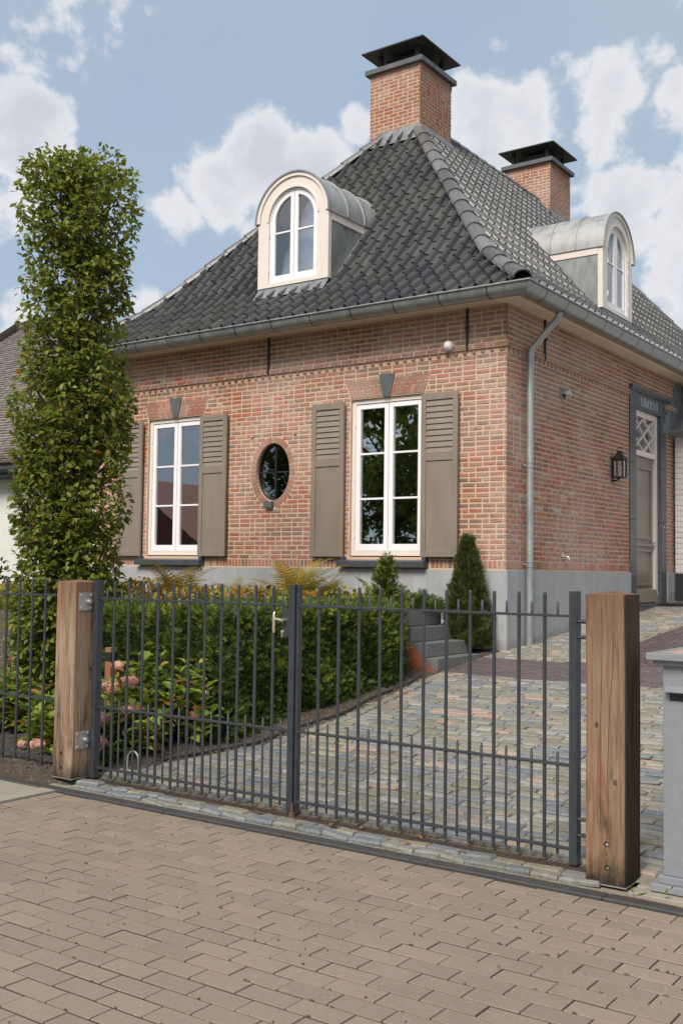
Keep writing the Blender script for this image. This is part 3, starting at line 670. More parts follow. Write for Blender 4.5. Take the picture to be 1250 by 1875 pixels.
# ---- casement windows
def casement(name, fr, cu, half, z0, z1, parent, arched=False, mats=None, recess=.055, fw=.055, panes=3):
    CRm, WHm, GLm = mats
    def shape(h, zb, zt, n=20):        # closed outline; arched top if asked
        if not arched: return [(cu - h, zb), (cu + h, zb), (cu + h, zt), (cu - h, zt)]
        sp = zt - h; return [(cu - h, zb), (cu + h, zb)] + [(cu + h * math.cos(a), sp + h * math.sin(a)) for a in np.linspace(0, math.pi, n)]
    w = MB(); w.ringprism(fr, shape(half, z0, z1), shape(half - fw, z0 + fw * 1.1, z1 - fw), -recess - .06, -recess + .022)
    win = w.build(name, CRm, parent, bevel=.004)
    ih = half - fw; zb, zt = z0 + fw * 1.1 + .004, z1 - fw - .004; sp = zt - ih
    for sg in (-1, 1):
        e = .062
        def clipz(u): return zt if not arched else sp + math.sqrt(max(0, ih * ih - (u - cu) ** 2))
        if not arched:
            o_ = [(cu + sg * .004, zb), (cu + sg * ih, zb), (cu + sg * ih, zt), (cu + sg * .004, zt)]
            i_ = [(cu + sg * (.004 + e), zb + .085), (cu + sg * (ih - e), zb + .085), (cu + sg * (ih - e), zt - e), (cu + sg * (.004 + e), zt - e)]
        else:
            A = np.linspace(0, math.pi / 2 - .012, 12); eh = ih - e
            o_ = [(cu + sg * .004, zb), (cu + sg * ih, zb)] + [(cu + sg * ih * math.cos(a), sp + ih * math.sin(a)) for a in A]
            a2 = math.acos((.004 + e) / eh)
            i_ = [(cu + sg * (.004 + e), zb + .075), (cu + sg * eh, zb + .075)] + [(cu + sg * eh * math.cos(a), sp + eh * math.sin(a)) for a in np.linspace(0, a2, 12)]
        s_ = MB(); s_.ringprism(fr, o_, i_, -recess - .05, -recess + .008); sash = s_.build('sash', WHm, win, bevel=.003)
        gl0, gl1 = i_[0][1], (zt - e); uu0, uu1 = sorted((cu + sg * (.004 + e), cu + sg * (ih - e)))
        if arched: cuts = [gl0, gl0 + (gl1 - gl0) * .55, None]
        else: cuts = [gl0 + (gl1 - gl0) * i / panes for i in range(panes + 1)]
        for c in cuts[1:-1]:
            m2 = MB(); m2.box(fr, uu0 - .004, uu1 + .004, c - .0125, c + .0125, -recess - .036, -recess - .004); m2.build('muntin', WHm, win, bevel=.003)
        zs = list(zip(cuts, cuts[1:]))
        for a, b in zs:
            m2 = MB()
            if b is None:
                pts = [(uu0, a), (uu1, a)]; arc = [p for p in i_[2:]]; pts = [(cu + sg * (.004 + e), a), (cu + sg * (ih - e), a)] + arc; m2.prism(fr, pts, -recess - .024, -recess - .020)
            else: m2.box(fr, uu0, uu1, a, b, -recess - .024, -recess - .020)
            m2.build('pane', GLm, win)
    return win
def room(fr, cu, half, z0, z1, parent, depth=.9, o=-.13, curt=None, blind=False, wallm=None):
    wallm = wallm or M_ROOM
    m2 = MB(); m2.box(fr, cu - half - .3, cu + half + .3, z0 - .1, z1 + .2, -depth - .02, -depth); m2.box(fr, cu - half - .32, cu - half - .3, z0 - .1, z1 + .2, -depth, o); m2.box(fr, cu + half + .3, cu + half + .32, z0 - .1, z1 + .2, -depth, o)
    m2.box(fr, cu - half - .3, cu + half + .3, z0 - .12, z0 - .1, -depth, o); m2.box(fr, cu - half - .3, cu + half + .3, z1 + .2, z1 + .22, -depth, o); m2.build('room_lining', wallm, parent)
    if curt:
        for sg in curt:
            pts = []; a = cu + sg * (half - .02); w_ = .14
            for i in range(13): pts.append((a - sg * w_ * i / 12, -.17 + .018 * (i % 2)))
            V = [fr(u, v, o2) for u, o2 in pts for v in (z0, z1)]; m2 = MB(); m2.poly(V, [(2 * i, 2 * i + 1, 2 * i + 3, 2 * i + 2) for i in range(12)]); m2.build('curtain', M_CURT, parent, fix=False)
for i, c in enumerate(WX):
    win = casement('window', FF, c, .553, 1.79, 3.81, house, mats=(M_CREAM, M_WHITE, M_GLASS))
    if i == 0: room(FF, c, .5, 1.8, 3.8, win, curt=(-1, 1))
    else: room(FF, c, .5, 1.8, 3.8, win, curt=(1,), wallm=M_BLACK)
    for sg in (-1, 1):
        for zz in (2.05, 2.8, 3.5):
            m2 = MB(); m2.tube([FF(c + sg * .507, zz - .035, -.03), FF(c + sg * .507, zz + .035, -.03)], .008, 8); m2.build('hinge', M_WHITE, win, smooth=True)
    m2 = MB(); m2.prism(lambda a, b, o: (o, YF - a, b), [(-.03, 1.745), (.125, 1.722), (.125, 1.645), (-.03, 1.645)], c - .675, c + .63); m2.build('window_sill', M_SILL, win, bevel=.004)
    for sg in (-1, 1): m2 = MB(); m2.box(FF, c + sg * .60 - (.022 if sg > 0 else .035), c + sg * .60 + (.03 if sg > 0 else .0), 1.722, 1.775, -.01, .085); m2.build('sill_upstand', M_SILL, win, bevel=.003)
# oval light
win = None
m2 = MB(); E2 = lambda rx, rz: [(OX + rx * math.cos(2 * math.pi * k / 40), OZ + rz * math.sin(2 * math.pi * k / 40)) for k in range(40)]
m2.ringprism(FF, E2(OIX + .004, OIZ + .004), E2(OIX - .022, OIZ - .022), -.10, -.045); win = m2.build('oval_window', M_BLACK, house)
for nm, bx in (('muntin', (OX - OIX + .02, OX + OIX - .02, OZ - .009, OZ + .009)), ('muntin', (OX - .009, OX + .009, OZ - OIZ + .02, OZ + OIZ - .02))):
    m2 = MB(); m2.box(FF, *bx, -.083, -.058); m2.build(nm, M_BLACK, win)
for sx_ in (-1, 1):
    for sz_ in (-1, 1):
        a = [math.pi / 2 * i / 10 for i in range(11)]; pts = [(OX, OZ)] + [(OX + sx_ * (OIX - .02) * math.cos(t), OZ + sz_ * (OIZ - .02) * math.sin(t)) for t in a]
        m2 = MB(); m2.prism(FF, pts, -.078, -.074); m2.build('pane', M_GLASSD, win)
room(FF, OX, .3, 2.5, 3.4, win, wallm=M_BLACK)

# ---- shutters
def shutter(u0, u1, z0=1.775, z1=3.79, o=.045):
    w = .055; m2 = MB(); T = .038
    m2.box(FF, u0, u0 + w + .012, z0, z1, o, o + T); m2.box(FF, u1 - w - .012, u1, z0, z1, o, o + T)
    m2.box(FF, u0 + w + .0125, u1 - w - .0125, z1 - .085, z1 - .0005, o, o + T - .0005); m2.box(FF, u0 + w + .0125, u1 - w - .0125, z0 + .0005, z0 + .075, o, o + T - .0005); m2.box(FF, u0 + w + .0125, u1 - w - .0125, 2.955, 3.045, o, o + T - .0005)
    sh = m2.build('shutter', M_TAUPE, house, bevel=.004)
    m2 = MB(); m2.box(FF, u0 + w + .013, u1 - w - .013, z0 + .0755, 2.9545, o + .002, o + T - .014); m2.build('panel', M_TAUPE, sh)
    m2 = MB(); m2.box(FF, u0 + w + .013, u1 - w - .013, 3.0455, z1 - .0855, o + .001, o + .008); m2.build('backing', M_TAUPE, sh)
    n = 9; H0, H1 = 3.047, z1 - .087; ph = (H1 - H0) / n
    slat = None
    for i in range(n):
        m2 = MB(); zb = H0 + i * ph
        m2.prism(lambda a, b, oo: (oo, YF - a, b), [(o + T - .004, zb + .002), (o + T - .020, zb + ph + .0), (o + .012, zb + ph), (o + .016, zb + .002)], u0 + w + .0135, u1 - w - .0135)
        m2.build('slat', M_TAUPE, sh)
    for zz in (z0 + .25, z1 - .3):
        m2 = MB(); m2.box(FF, (u0 + .02), (u0 + .05), zz, zz + .04, 0, o); m2.box(FF, (u1 - .05), (u1 - .02), zz, zz + .04, 0, o); m2.build('bracket', M_BLACK, sh)
for c in WX:
    shutter(c - 1.13, c - .615); shutter(c + .555, c + 1.065)

# ---- wall anchors, sensor, vent, tap
def anchor(fr, u):
    m2 = MB(); m2.box(fr, u - .015, u + .015, 4.30, 4.79, .022, .045); m2.box(fr, u - .019, u + .019, 4.52, 4.57, .022, .058); m2.prism(fr, [(u - .02, 4.30), (u + .02, 4.30), (u, 4.275)], .022, .042); m2.build('wall_anchor', M_BLACK, house, bevel=.003)
anchor(FF, -9.21); anchor(FF, -6.115); anchor(RF, 12.26); anchor(FF, -12.1)
m2 = MB(); m2.lathe(FF(-6.35, 4.352, .0), [(.028, 0), (.03, -.02), (.055, -.04), (.062, -.07), (.055, -.105), (.03, -.128), (.005, -.133)], 16, 'y'); m2.build('globe_sensor', M_WHITE, house, smooth=True)
m2 = MB(); cx_, cy_, cz_ = RF(12.88, 3.935, 0)
P = []; nseg = 12                        # round plate with a half hood open to the bottom
m2.lathe((XC + .006, 12.88, 3.935), [(.088, 0), (.092, .006), (.09, .014)], 24, 'x')
for i in range(nseg + 1):
    ph = math.pi * i / nseg            # hood : quarter of a ball over the hole
    for j in range(7):
        th = (math.pi * .64) * j / 6; r = .082
        P.append((XC + .02 + r * 1.25 * math.sin(th) * abs(math.sin(ph)) ** .8, 12.88 - r * math.cos(ph), 3.935 + (r * math.sin(ph) * math.cos(th)) ))
m2.poly(P, [(i * 7 + j, i * 7 + j + 1, (i + 1) * 7 + j + 1, (i + 1) * 7 + j) for i in range(nseg) for j in range(6)])
vent = m2.build('vent_hood', M_STEEL, house, smooth=True, fix=False)
m2 = MB(); m2.lathe((XC + .021, 12.88, 3.92), [(.06, 0), (.06, .003)], 18, 'x'); m2.build('vent_hole', M_BLACK, vent)
m2 = MB(); m2.lathe((XC + .005, 12.87, 1.815), [(.04, 0), (.04, .008), (.014, .01), (.014, .06)], 12, 'x'); m2.tube([(XC + .04, 12.87, 1.815), (XC + .085, 12.87, 1.81), (XC + .095, 12.87, 1.77)], .011, 8); m2.tube([(XC + .055, 12.87, 1.82), (XC + .06, 12.87, 1.86)], .006, 6)
tap = m2.build('tap', M_STEEL, house, smooth=True); m2 = MB(); m2.box(ID, XC + .035, XC + .09, 12.866, 12.874, 1.86, 1.868); m2.build('tap_handle', M_BLACK, tap)

# ---- eaves
def ring(mb, prof, t=0.):
    """profile of (inset, z) swept round the four eaves with mitred corners"""
    P = []
    for d, z in prof: P += [(XL + d, YF + d, z), (XC - d, YF + d, z), (XC - d, YB - d, z), (XL + d, YB - d, z)]
    F = [(i * 4 + k, i * 4 + (k + 1) % 4, (i + 1) * 4 + (k + 1) % 4, (i + 1) * 4 + k) for i in range(len(prof) - 1) for k in range(4)]
    mb.poly(P, F, t)
m2 = MB(); ring(m2, [(.05, 4.792), (-.235, 4.79), (-.25, 4.80), (-.25, 4.835), (-.29, 4.85), (-.29, 4.95)]); m2.build('soffit', M_SOFFIT, house, fix=False)
GC, GZ, GR_ = -.412, 4.875, .125
prof = [(GC + GR_ * math.cos(a), GZ + GR_ * math.sin(a)) for a in np.linspace(0, -math.pi, 17)]
bead = [(GC - GR_ - .012 + .012 * math.cos(a), GZ + .004 + .012 * math.sin(a)) for a in np.linspace(0, 1.7 * math.pi, 10)]
inn = [(GC + (GR_ - .006) * math.cos(a), GZ + (GR_ - .006) * math.sin(a)) for a in np.linspace(-math.pi, 0, 12)]
m2 = MB(); ring(m2, prof + bead + inn); gut = m2.build('gutter', M_ZINC, house, smooth=True, fix=False)
def gseam(P0, axis):
    m3 = MB(); rr = GR_ + .0035; A = np.linspace(-.15, -math.pi + .05, 14); V = []
    for a in A:
        for w_ in (-.006, .006):
            off, z = GC + rr * math.cos(a), GZ + rr * math.sin(a)
            V.append((P0 + w_, YF + off, z) if axis == 0 else (XC - off, P0 + w_, z))
    m3.poly(V, [(2 * i, 2 * i + 1, 2 * i + 3, 2 * i + 2) for i in range(13)]); m3.build('gutter_bracket', M_BLACK, gut, fix=False)
x = -5.60
while x > XL: gseam(x, 0); x -= .635
y = 11.22
while y < YB: gseam(y, 1); y += .605
# downpipe
dp = [(XC + .395, 11.86, 4.76), (XC + .385, 11.855, 4.70), (XC + .355, 11.84, 4.655), (XC + .115, 11.735, 4.34), (XC + .09, 11.72, 4.295), (XC + .085, 11.715, 4.24), (XC + .085, 11.715, .70)]
m2 = MB(); m2.tube(dp, .043, 18); pipe = m2.build('downpipe', M_PIPE, house, smooth=True)
for zc in (4.20, 2.90, 1.70):
    for dz in (-.03, .03): m2 = MB(); m2.lathe((XC + .085, 11.715, zc + dz), [(.043, -.008), (.049, -.005), (.049, .005), (.043, .008)], 18); m2.build('pipe_ring', M_PIPE, pipe, smooth=True)
    m2 = MB(); m2.box(ID, XC, XC + .05, 11.705, 11.725, zc - .012, zc + .012); m2.build('pipe_bracket', M_PIPE, pipe)

# ---- roof
PR = [(-.50, 4.865), (.50, 5.585), (3.53, 9.19)]
L1 = math.dist(PR[0], PR[1]); L2 = math.dist(PR[1], PR[2]); LT = L1 + L2
def prof_at(s):
    if s < L1: t = s / L1; a, b = PR[0], PR[1]
    else: t = (s - L1) / L2; a, b = PR[1], PR[2]
    d, z = a[0] + (b[0] - a[0]) * t, a[1] + (b[1] - a[1]) * t
    w = min(max((s - L1 + .25) / .5, 0), 1); n1 = Vector((-(PR[1][1] - PR[0][1]) / L1, (PR[1][0] - PR[0][0]) / L1)); n2 = Vector((-(PR[2][1] - PR[1][1]) / L2, (PR[2][0] - PR[1][0]) / L2))
    nn = (n1 * (1 - w) + n2 * w).normalized()
    d += 0; z += .0 if abs(s - L1) > .3 else .02 * (1 - abs(s - L1) / .3)
    return d, z, nn
def roof_z(d): return PR[0][1] + (d - PR[0][0]) * (PR[1][1] - PR[0][1]) / (PR[1][0] - PR[0][0]) if d < PR[1][0] else PR[1][1] + (d - PR[1][0]) * (PR[2][1] - PR[1][1]) / (PR[2][0] - PR[1][0])
m2 = MB(); ring(m2, [(-.46, 4.86), (.50, 5.57), (3.529, 9.17)]); roof = m2.build('roof', M_CAP, house, fix=False)
FACES = {0: (lambda u, d, z: (u, YF + d, z), lambda d: (XL + d, XC - d)), 1: (lambda u, d, z: (XC - d, u, z), lambda d: (YF + d, YB - d)),
         2: (lambda u, d, z: (-u, YB - d, z), lambda d: (-XC + d, -XL - d)), 3: (lambda u, d, z: (XL + d, -u, z), lambda d: (-YB + d, -YF - d))}
# dormer data: centre along its eave, face inset, half width, spring height
DOR = {0: (-9.13, .385, .628, 6.585), 1: (15.80, .385, .628, 6.585)}
def dormer_covers(face, u, d, z):
    if face not in DOR: return False
    c, di, r, sp = DOR[face]
    if abs(u - c) > r - .0 or d < di + .03: return False
    top = sp + math.sqrt(max(0, (r + .02) ** 2 - (u - c) ** 2)); return roof_z(d) < top - .06
CW, CG = .205, .30
def tprof(t):    # height of the tile section across its width, t in 0..1 : roll then pan
    if t < .40: return .066 * math.sin(math.pi * t / .40) ** .9
    return -.020 * math.sin(math.pi * (t - .40) / .60)
TT = [0, .03, .08, .14, .20, .26, .32, .37, .40, .46, .54, .66, .78, .90, 1.0]
tile_protos = []
for k in range(5):
    V = []; tw = random.uniform(-.003, .003)
    for yy_, hh in ((0, 0), (1, 0)):
        for t in TT: V.append((t * 1.0, -(tprof(t) + (.027 + tw if yy_ == 0 else .002)) , yy_))
    for t in TT: V.append((t, -(tprof(t) + .027 + tw - .026), 0))
    n = len(TT); F = [(i, i + 1, n + i + 1, n + i) for i in range(n - 1)] + [(2 * n + i, 2 * n + i + 1, i + 1, i) for i in range(n - 1)]
    tile_protos.append((V, F))
def smooth_hard(V, F): return V, F
tiles = Pieces('roof_tile', tile_protos, M_TILE, True)
cut = MB()
for face, (mp, lim) in FACES.items():
    ulo, uhi = lim(-.5); ncol = int((uhi - ulo) / CW) + 2; rows = int(LT / CG) + 1
    for r in range(rows):
        s0 = r * CG; s1 = min(s0 + CG + .035, LT)
        d0, z0, n0 = prof_at(s0); d1, z1, n1 = prof_at(s1); dm = (d0 + d1) / 2; lo, hi = lim(dm)
        for c in range(ncol):
            u = ulo + c * CW; uc = u + CW / 2
            if uc < lo - .02 or uc > hi + .02: continue
            if dormer_covers(face, uc, dm, 0): continue
            a0, a1 = lim(d1); j = random.uniform(-.003, .003)
            if u >= a0 - .02 and u + CW <= a1 + .02:
                o = Vector(mp(u, d0, z0)); ex = Vector(mp(u + 1, d0, z0)) - o; up = Vector(mp(u, d1, z1)) - o; nrm = ex.cross(up).normalized()
                if nrm.z < 0: nrm = -nrm
                o2 = o + nrm * random.uniform(-.002, .003) + ex * j
                tiles.add(basis(o2, ex * CW * 1.0, -nrm, up), face in (0, 1))
            else:
                V = []
                for (dd, zz, hh) in ((d0, z0, .022), (d1, z1, .003)):
                    la, lb = lim(dd)
                    for t in TT:
                        uu = min(max(u + t * CW, la), lb); nn = n0; h = tprof(t) + hh
                        V.append(mp(uu, dd + nn[0] * h, zz + nn[1] * h))
                la, lb = lim(d0)
                for t in TT:
                    uu = min(max(u + t * CW, la), lb); h = tprof(t) + .003; V.append(mp(uu, d0 + n0[0] * h, z0 + n0[1] * h))
                n = len(TT); cut.poly(V, [(i, i + 1, n + i + 1, n + i) for i in range(n - 1)] + [(2 * n + i, 2 * n + i + 1, i + 1, i) for i in range(n - 1)], random.random())
tiles.build(roof, 300)
cut.build('cut_tile', M_TILE, roof, kind='stuff', fix=False)
# hip and ridge tiles, each a tapered half round lapping the next
M_HIP = stone_mat('hip tile', [(0, (.07, .068, .07)), (.5, (.115, .11, .11)), (1, (.20, .19, .19))], .26, .35, .1, .004)
def cap_tile(A, B, upv, r0=.117, r1=.104, name='hip_tile'):
    A, B = Vector(A), Vector(B); ax = (B - A); L = ax.length; ax.normalize(); up = (Vector(upv) - ax * ax.dot(Vector(upv))).normalized(); sd_ = ax.cross(up)
    m3 = MB(); V = []; n = 10
    for (q, r, lift) in ((0, r0, .010), (1, r1, .0)):
        for rr in (r, r - .018):
            for i in range(n + 1):
                a = math.pi * i / n; V.append(A + ax * (L * q) + sd_ * (rr * math.cos(a)) + up * (rr * math.sin(a) * .86 - .045 + lift))
    m_ = n + 1; F = [(i, i + 1, 2 * m_ + i + 1, 2 * m_ + i) for i in range(n)] + [(i, m_ + i, m_ + i + 1, i + 1) for i in range(n)]
    m3.poly(V, F, random.random()); m3.build(name, M_HIP, roof, smooth=True, fix=False)
def hip(cx, cy, sx, sy, dmax):
    s = .12
    while True:
        d0, z0, _ = prof_at(s); d1, z1, _ = prof_at(min(s + .40, LT))
        if d1 > dmax: break
        cap_tile((cx + sx * d0, cy + sy * d0, z0 + .045), (cx + sx * d1, cy + sy * d1, z1 + .045), (-sx * .5, -sy * .5, 1)); s += .345 if s > L1 else .36
hip(XC, YF, -1, 1, 3.2); hip(XL, YF, 1, 1, 3.2); hip(XC, YB, -1, -1, 3.3); hip(XL, YB, 1, -1, 3.3)
y = 15.2
while y < 20.4: cap_tile((-9.13, y + .38, 9.215), (-9.13, y, 9.215), (0, 0, 1), name='ridge_tile'); y += .34

# ---- chimneys
def chimney(x0, x1, y0, y1, zb, zt, soldier=True, first=True):
    m3 = MB(); m3.box(ID, x0, x1, y0, y1, zb, zt); ch = m3.build('chimney', M_MORTAR, house)
    bk = MB(); z = zb + .004 + ((zt - .11 - zb) % CH); k = 0
    V0, F0 = unit_brick(.10, .02)
    def put(side, u0, u1, v0, v1):
        th = .02; pr = .006 + random.uniform(-.0015, .0015)
        o, X, Y = {0: ((u0, y0 + th, v0), (u1 - u0, 0, 0), (0, th + pr, 0)), 1: ((x1 - th, u0, v0), (0, u1 - u0, 0), (-th - pr, 0, 0)), 2: ((u1, y1 - th, v0), (u0 - u1, 0, 0), (0, -th - pr, 0)), 3: ((x0 + th, u1, v0), (0, u0 - u1, 0), (th + pr, 0, 0))}[side]
        A = np.array(basis(o, X, Y, (0, 0, v1 - v0))); V, F = random.choice(protos); bk.poly(np.asarray(V) @ A[:3, :3].T + A[:3, 3], F, random.choice([random.random() * .6, random.random()]))
    protos = [unit_brick(.10, .035) for _ in range(6)]
    while z < zt - .12:
        for side in range(4):
            a, b = ((x0, x1), (y0, y1))[side % 2]; u = a - .003 + (-.0925 if (k + side) % 2 else 0)
            while u < b - .01:
                L = .1700 if random.random() < .7 else .0775; s0, s1 = max(u, a - .003), min(u + L, b + .003)
                if s1 - s0 > .025: put(side, s0, s1, z, z + CH - .0150)
                u += L + .0150
        z += CH; k += 1
    for side in range(4):
        a, b = ((x0, x1), (y0, y1))[side % 2]; u = a
        while u < b - .03: w = .05; put(side, u, u + w, zt - .112, zt - .008); u += .0615
    bk.build('brick', M_BRICKR, ch, kind='stuff')
    m3 = MB(); m3.box(ID, x0 - .075, x1 + .075, y0 - .075, y1 + .075, zt, zt + .085); m3.build('chimney_cap', M_CAP, ch, bevel=.006)
    for px, py in ((x0 + .12, y0 + .12), (x1 - .12, y0 + .12), (x0 + .12, y1 - .12), (x1 - .12, y1 - .12)):
        m3 = MB(); m3.box(ID, px - .03, px + .03, py - .03, py + .03, zt + .085, zt + .36); m3.build('cover_leg', M_BLACK, ch)
    m3 = MB(); m3.box(ID, x0 + .2, x1 - .2, y0 + .2, y1 - .2, zt + .085, zt + .30); m3.build('flue', M_BLACK, ch)
    m3 = MB(); m3.box(ID, x0 - .12, x1 + .12, y0 - .12, y1 + .12, zt + .355, zt + .378); m3.build('cover_plate', plain('cover plate', (.05, .047, .042), .5), ch, bevel=.003)
    return ch
C1 = (-9.70, -8.74, 14.385, 15.40); C2 = (-9.78, -8.79, 19.56, 20.55)
ch1 = chimney(*C1, 8.0, 9.875); ch2 = chimney(*C2, 8.0, 9.93)
def lead_skirt(ch, c, front=True):
    x0, x1, y0, y1 = c; m3 = MB(); g = .012
    def rz(x, y): return min(roof_z(XC - x), roof_z(x - XL), roof_z(y - YF), roof_z(YB - y), 9.16)
    def strip(A, B, OA, OB, n=14, hz=.15):
        V = []
        for i in range(n + 1):
            t = i / n; ix, iy = A[0] + (B[0] - A[0]) * t, A[1] + (B[1] - A[1]) * t; ox, oy = OA[0] + (OB[0] - OA[0]) * t, OA[1] + (OB[1] - OA[1]) * t
            ox += (ox - ix) * .02 * math.sin(i * .9); oy += (oy - iy) * .02 * math.sin(i * .9)
            zi = rz(ix, iy); zo = rz(ox, oy)
            V += [(ix, iy, zi + hz), (ix * .55 + ox * .45, iy * .55 + oy * .45, (zi * .55 + zo * .45) + .085), (ox, oy, zo + .060 + .003 * math.sin(i * .8))]
        m3.poly(V, [(3 * i + j, 3 * i + j + 1, 3 * i + j + 4, 3 * i + j + 3) for i in range(n) for j in range(2)])
    e = .20
    strip((x0 - g, y0 - g), (x1 + g, y0 - g), (x0 - e, y0 - e), (x1 + e, y0 - e)); strip((x1 + g, y0 - g), (x1 + g, y1 + g), (x1 + e, y0 - e), (x1 + e, y1 + .25)); strip((x0 - g, y0 - g), (x0 - g, y1 + g), (x0 - e, y0 - e), (x0 - e, y1 + e))
    m3.build('lead_flashing', M_LEAD, ch, smooth=True, fix=False)
lead_skirt(ch1, C1)
m3 = MB(); x0, x1, y0, y1 = C2
V = []
for i in range(9):
    y = y0 - .05 + (y1 - y0 + .2) * i / 8; V += [(x1 + .012, y, roof_z(XC - x1) + .16), (x1 + .10, y, roof_z(XC - x1 - .10) + .08), (x1 + .24, y, roof_z(XC - x1 - .24) + .062)]
m3.poly(V, [(3 * i + j, 3 * i + j + 1, 3 * i + j + 4, 3 * i + j + 3) for i in range(8) for j in range(2)]); m3.build('lead_flashing', M_LEAD, ch2, smooth=True, fix=False)
for i, xx in enumerate(np.arange(x1 + .012, x1 - .36, -.105)):
    m3 = MB(); zt_ = roof_z(XC - xx + .02) + .165; m3.box(ID, xx - .105 + .002, xx, y0 - .010 - i * .0008, y0 - .004, zt_ - .5, zt_); m3.build('step_flashing', M_LEAD, ch2)

# ---- dormers
def dormer(face):
    c, di, r, sp = DOR[face]; fr = FR(YF + di) if face == 0 else RI(XC - di); zb = 5.632
    def arch(h, zb_, n=28): return [(c - h, zb_), (c + h, zb_)] + [(c + h * math.cos(a), sp + h * math.sin(a)) for a in np.linspace(0, math.pi, n)]
    wh = .432; wz1 = sp + .30 + .0
    wsp = 6.585 + .0   # window spring
    def arch_in(h, zb_, n=28): return [(c - h, zb_), (c + h, zb_)] + [(c + h * math.cos(a), sp + h * math.sin(a)) for a in np.linspace(0, math.pi, n)]
    m3 = MB(); m3.ringprism(fr, arch(r, zb), arch_in(wh, zb + .06), -.05, .03); dm = m3.build('dormer', M_CREAM, house, bevel=.004)
    m3 = MB(); A = np.linspace(0, math.pi, 28)   # moulding following the arch
    m3.ringprism(fr, [(c + (r + .022) * math.cos(a), sp + (r + .022) * math.sin(a)) for a in A], [(c + (r - .04) * math.cos(a), sp + (r - .04) * math.sin(a)) for a in A], .0305, .055, closed=False); m3.build('arch_moulding', M_CREAM, dm, bevel=.004)
    m3 = MB(); m3.ringprism(fr, [(c + (wh + .035) * math.cos(a), sp + (wh + .035) * math.sin(a)) for a in A], [(c + (wh + .001) * math.cos(a), sp + (wh + .001) * math.sin(a)) for a in A], .0305, .042, closed=False); m3.build('arch_bead', M_CREAM, dm, bevel=.003)
    casement('dormer_window', fr, c, wh - .004, zb + .064, sp + wh - .006, house, arched=True, mats=(M_WHITE, M_WHITE, M_GLASS2), recess=.012, fw=.018)
    for sg in (-1, 1):
        for zz in (zb + .22, sp - .22): m3 = MB(); m3.tube([fr(c + sg * (wh - .004), zz, .034), fr(c + sg * (wh - .004), zz + .075, .034)], .007, 8); m3.build('hinge', M_WHITE, dm, smooth=True)
    m3 = MB(); m3.prism(fr, arch(wh - .01, zb + .02), -.085, -.08); m3.build('blind', M_BLINDG, dm)
    # barrel roof
    V = []; n = 28; rr = r + .024; nz = 10; ends = []
    def dend(z): return PR[1][0] + (z - PR[1][1]) / ((PR[2][1] - PR[1][1]) / (PR[2][0] - PR[1][0])) - di + .04
    for a in np.linspace(-.03, math.pi + .03, n + 1):
        u, z = c + rr * math.cos(a), sp + rr * math.sin(a); de = dend(z); ends.append(de)
        for k2 in range(nz + 1): V.append(fr(u, z, .062 - (de + .062) * k2 / nz))
    F = [(i * (nz + 1) + k2, i * (nz + 1) + k2 + 1, (i + 1) * (nz + 1) + k2 + 1, (i + 1) * (nz + 1) + k2) for i in range(n) for k2 in range(nz)]
    m3 = MB(); m3.poly(V, F); br_ = m3.build('barrel_roof', M_ZINCB, dm, smooth=True, fix=False)
    m3 = MB(); AA = np.linspace(-.03, math.pi + .03, n + 1)
    m3.ringprism(fr, [(c + (rr + .012) * math.cos(a), sp + (rr + .012) * math.sin(a)) for a in AA], [(c + (rr - .012) * math.cos(a), sp + (rr - .012) * math.sin(a)) for a in AA], .058, .072, closed=False); m3.build('roof_edge', M_ZINC, dm)
    for o_ in (-.40, -.82, -1.22):
        V = []; 
        for a in np.linspace(0, math.pi, 29):
            z = sp + rr * math.sin(a)
            if -dend(z) > o_ - .02: continue
            V.append((a, z))
        # seam runs only where the barrel stands clear of the tiles
        lo_ = [v for v in V if v[0] <= math.pi / 2]; hi_ = [v for v in V if v[0] > math.pi / 2]
        for grp in ((V,) if len(V) > 20 else (V,)):
            if len(grp) < 4: continue
            m3 = MB(); m3.ringprism(fr, [(c + (rr + .016) * math.cos(a), sp + (rr + .016) * math.sin(a)) for a, _ in grp], [(c + (rr - .005) * math.cos(a), sp + (rr - .005) * math.sin(a)) for a, _ in grp], o_ - .007, o_ + .007, closed=False); m3.build('standing_seam', M_ZINCB, dm)
    # cheeks and the cream board under the barrel
    for sg in (-1, 1):
        uu = c + sg * (r - .012); slope = (PR[2][1] - PR[1][1]) / (PR[2][0] - PR[1][0])
        dz = lambda z: -(dend(z) - .02)
        def sideprism(z0_, z1_, t0, t1, mat, nm):
            m4 = MB(); zz = [z0_, z1_]; pts = [(-.05, z0_), (-.05, z1_), (dz(z1_), z1_), (min(-.05, dz(z0_)), z0_)]
            m4.prism(lambda a, b, o2: fr(uu + sg * o2, b, a), pts, t0, t1); return m4.build(nm, mat, dm)
        sideprism(zb - .25, sp - .125, -.02, .004, M_ZINC, 'zinc_cheek'); sideprism(sp - .125, sp + .02, -.02, .018, M_CREAM, 'side_board')
        m4 = MB()         # soaker strip where cheek meets tiles
        V = [];
        for i in range(9):
            z_ = zb - .05 + (sp - .12 - zb + .05) * i / 8; dd = dz(z_); V += [fr(uu + sg * .010, z_ + .10, dd + .012), fr(uu + sg * .018, z_ + .055, dd + .02), fr(uu + sg * .13, z_ + .075, dd + .03)]
        m4.poly(V, [(3 * i + j, 3 * i + j + 1, 3 * i + j + 4, 3 * i + j + 3) for i in range(8) for j in range(2)]); m4.build('lead_flashing', M_LEAD, dm, smooth=True, fix=False)
    # apron at the front foot
    m3 = MB(); V = []
    for i in range(13): u = c - r + 2 * r * i / 12; V += [fr(u, zb + .004, .012), fr(u, zb - .045, .030), fr(u, roof_z(di - .10) + .070, .10), fr(u, roof_z(di - .15) + .056 + .004 * math.sin(i * 1.3), .15)]
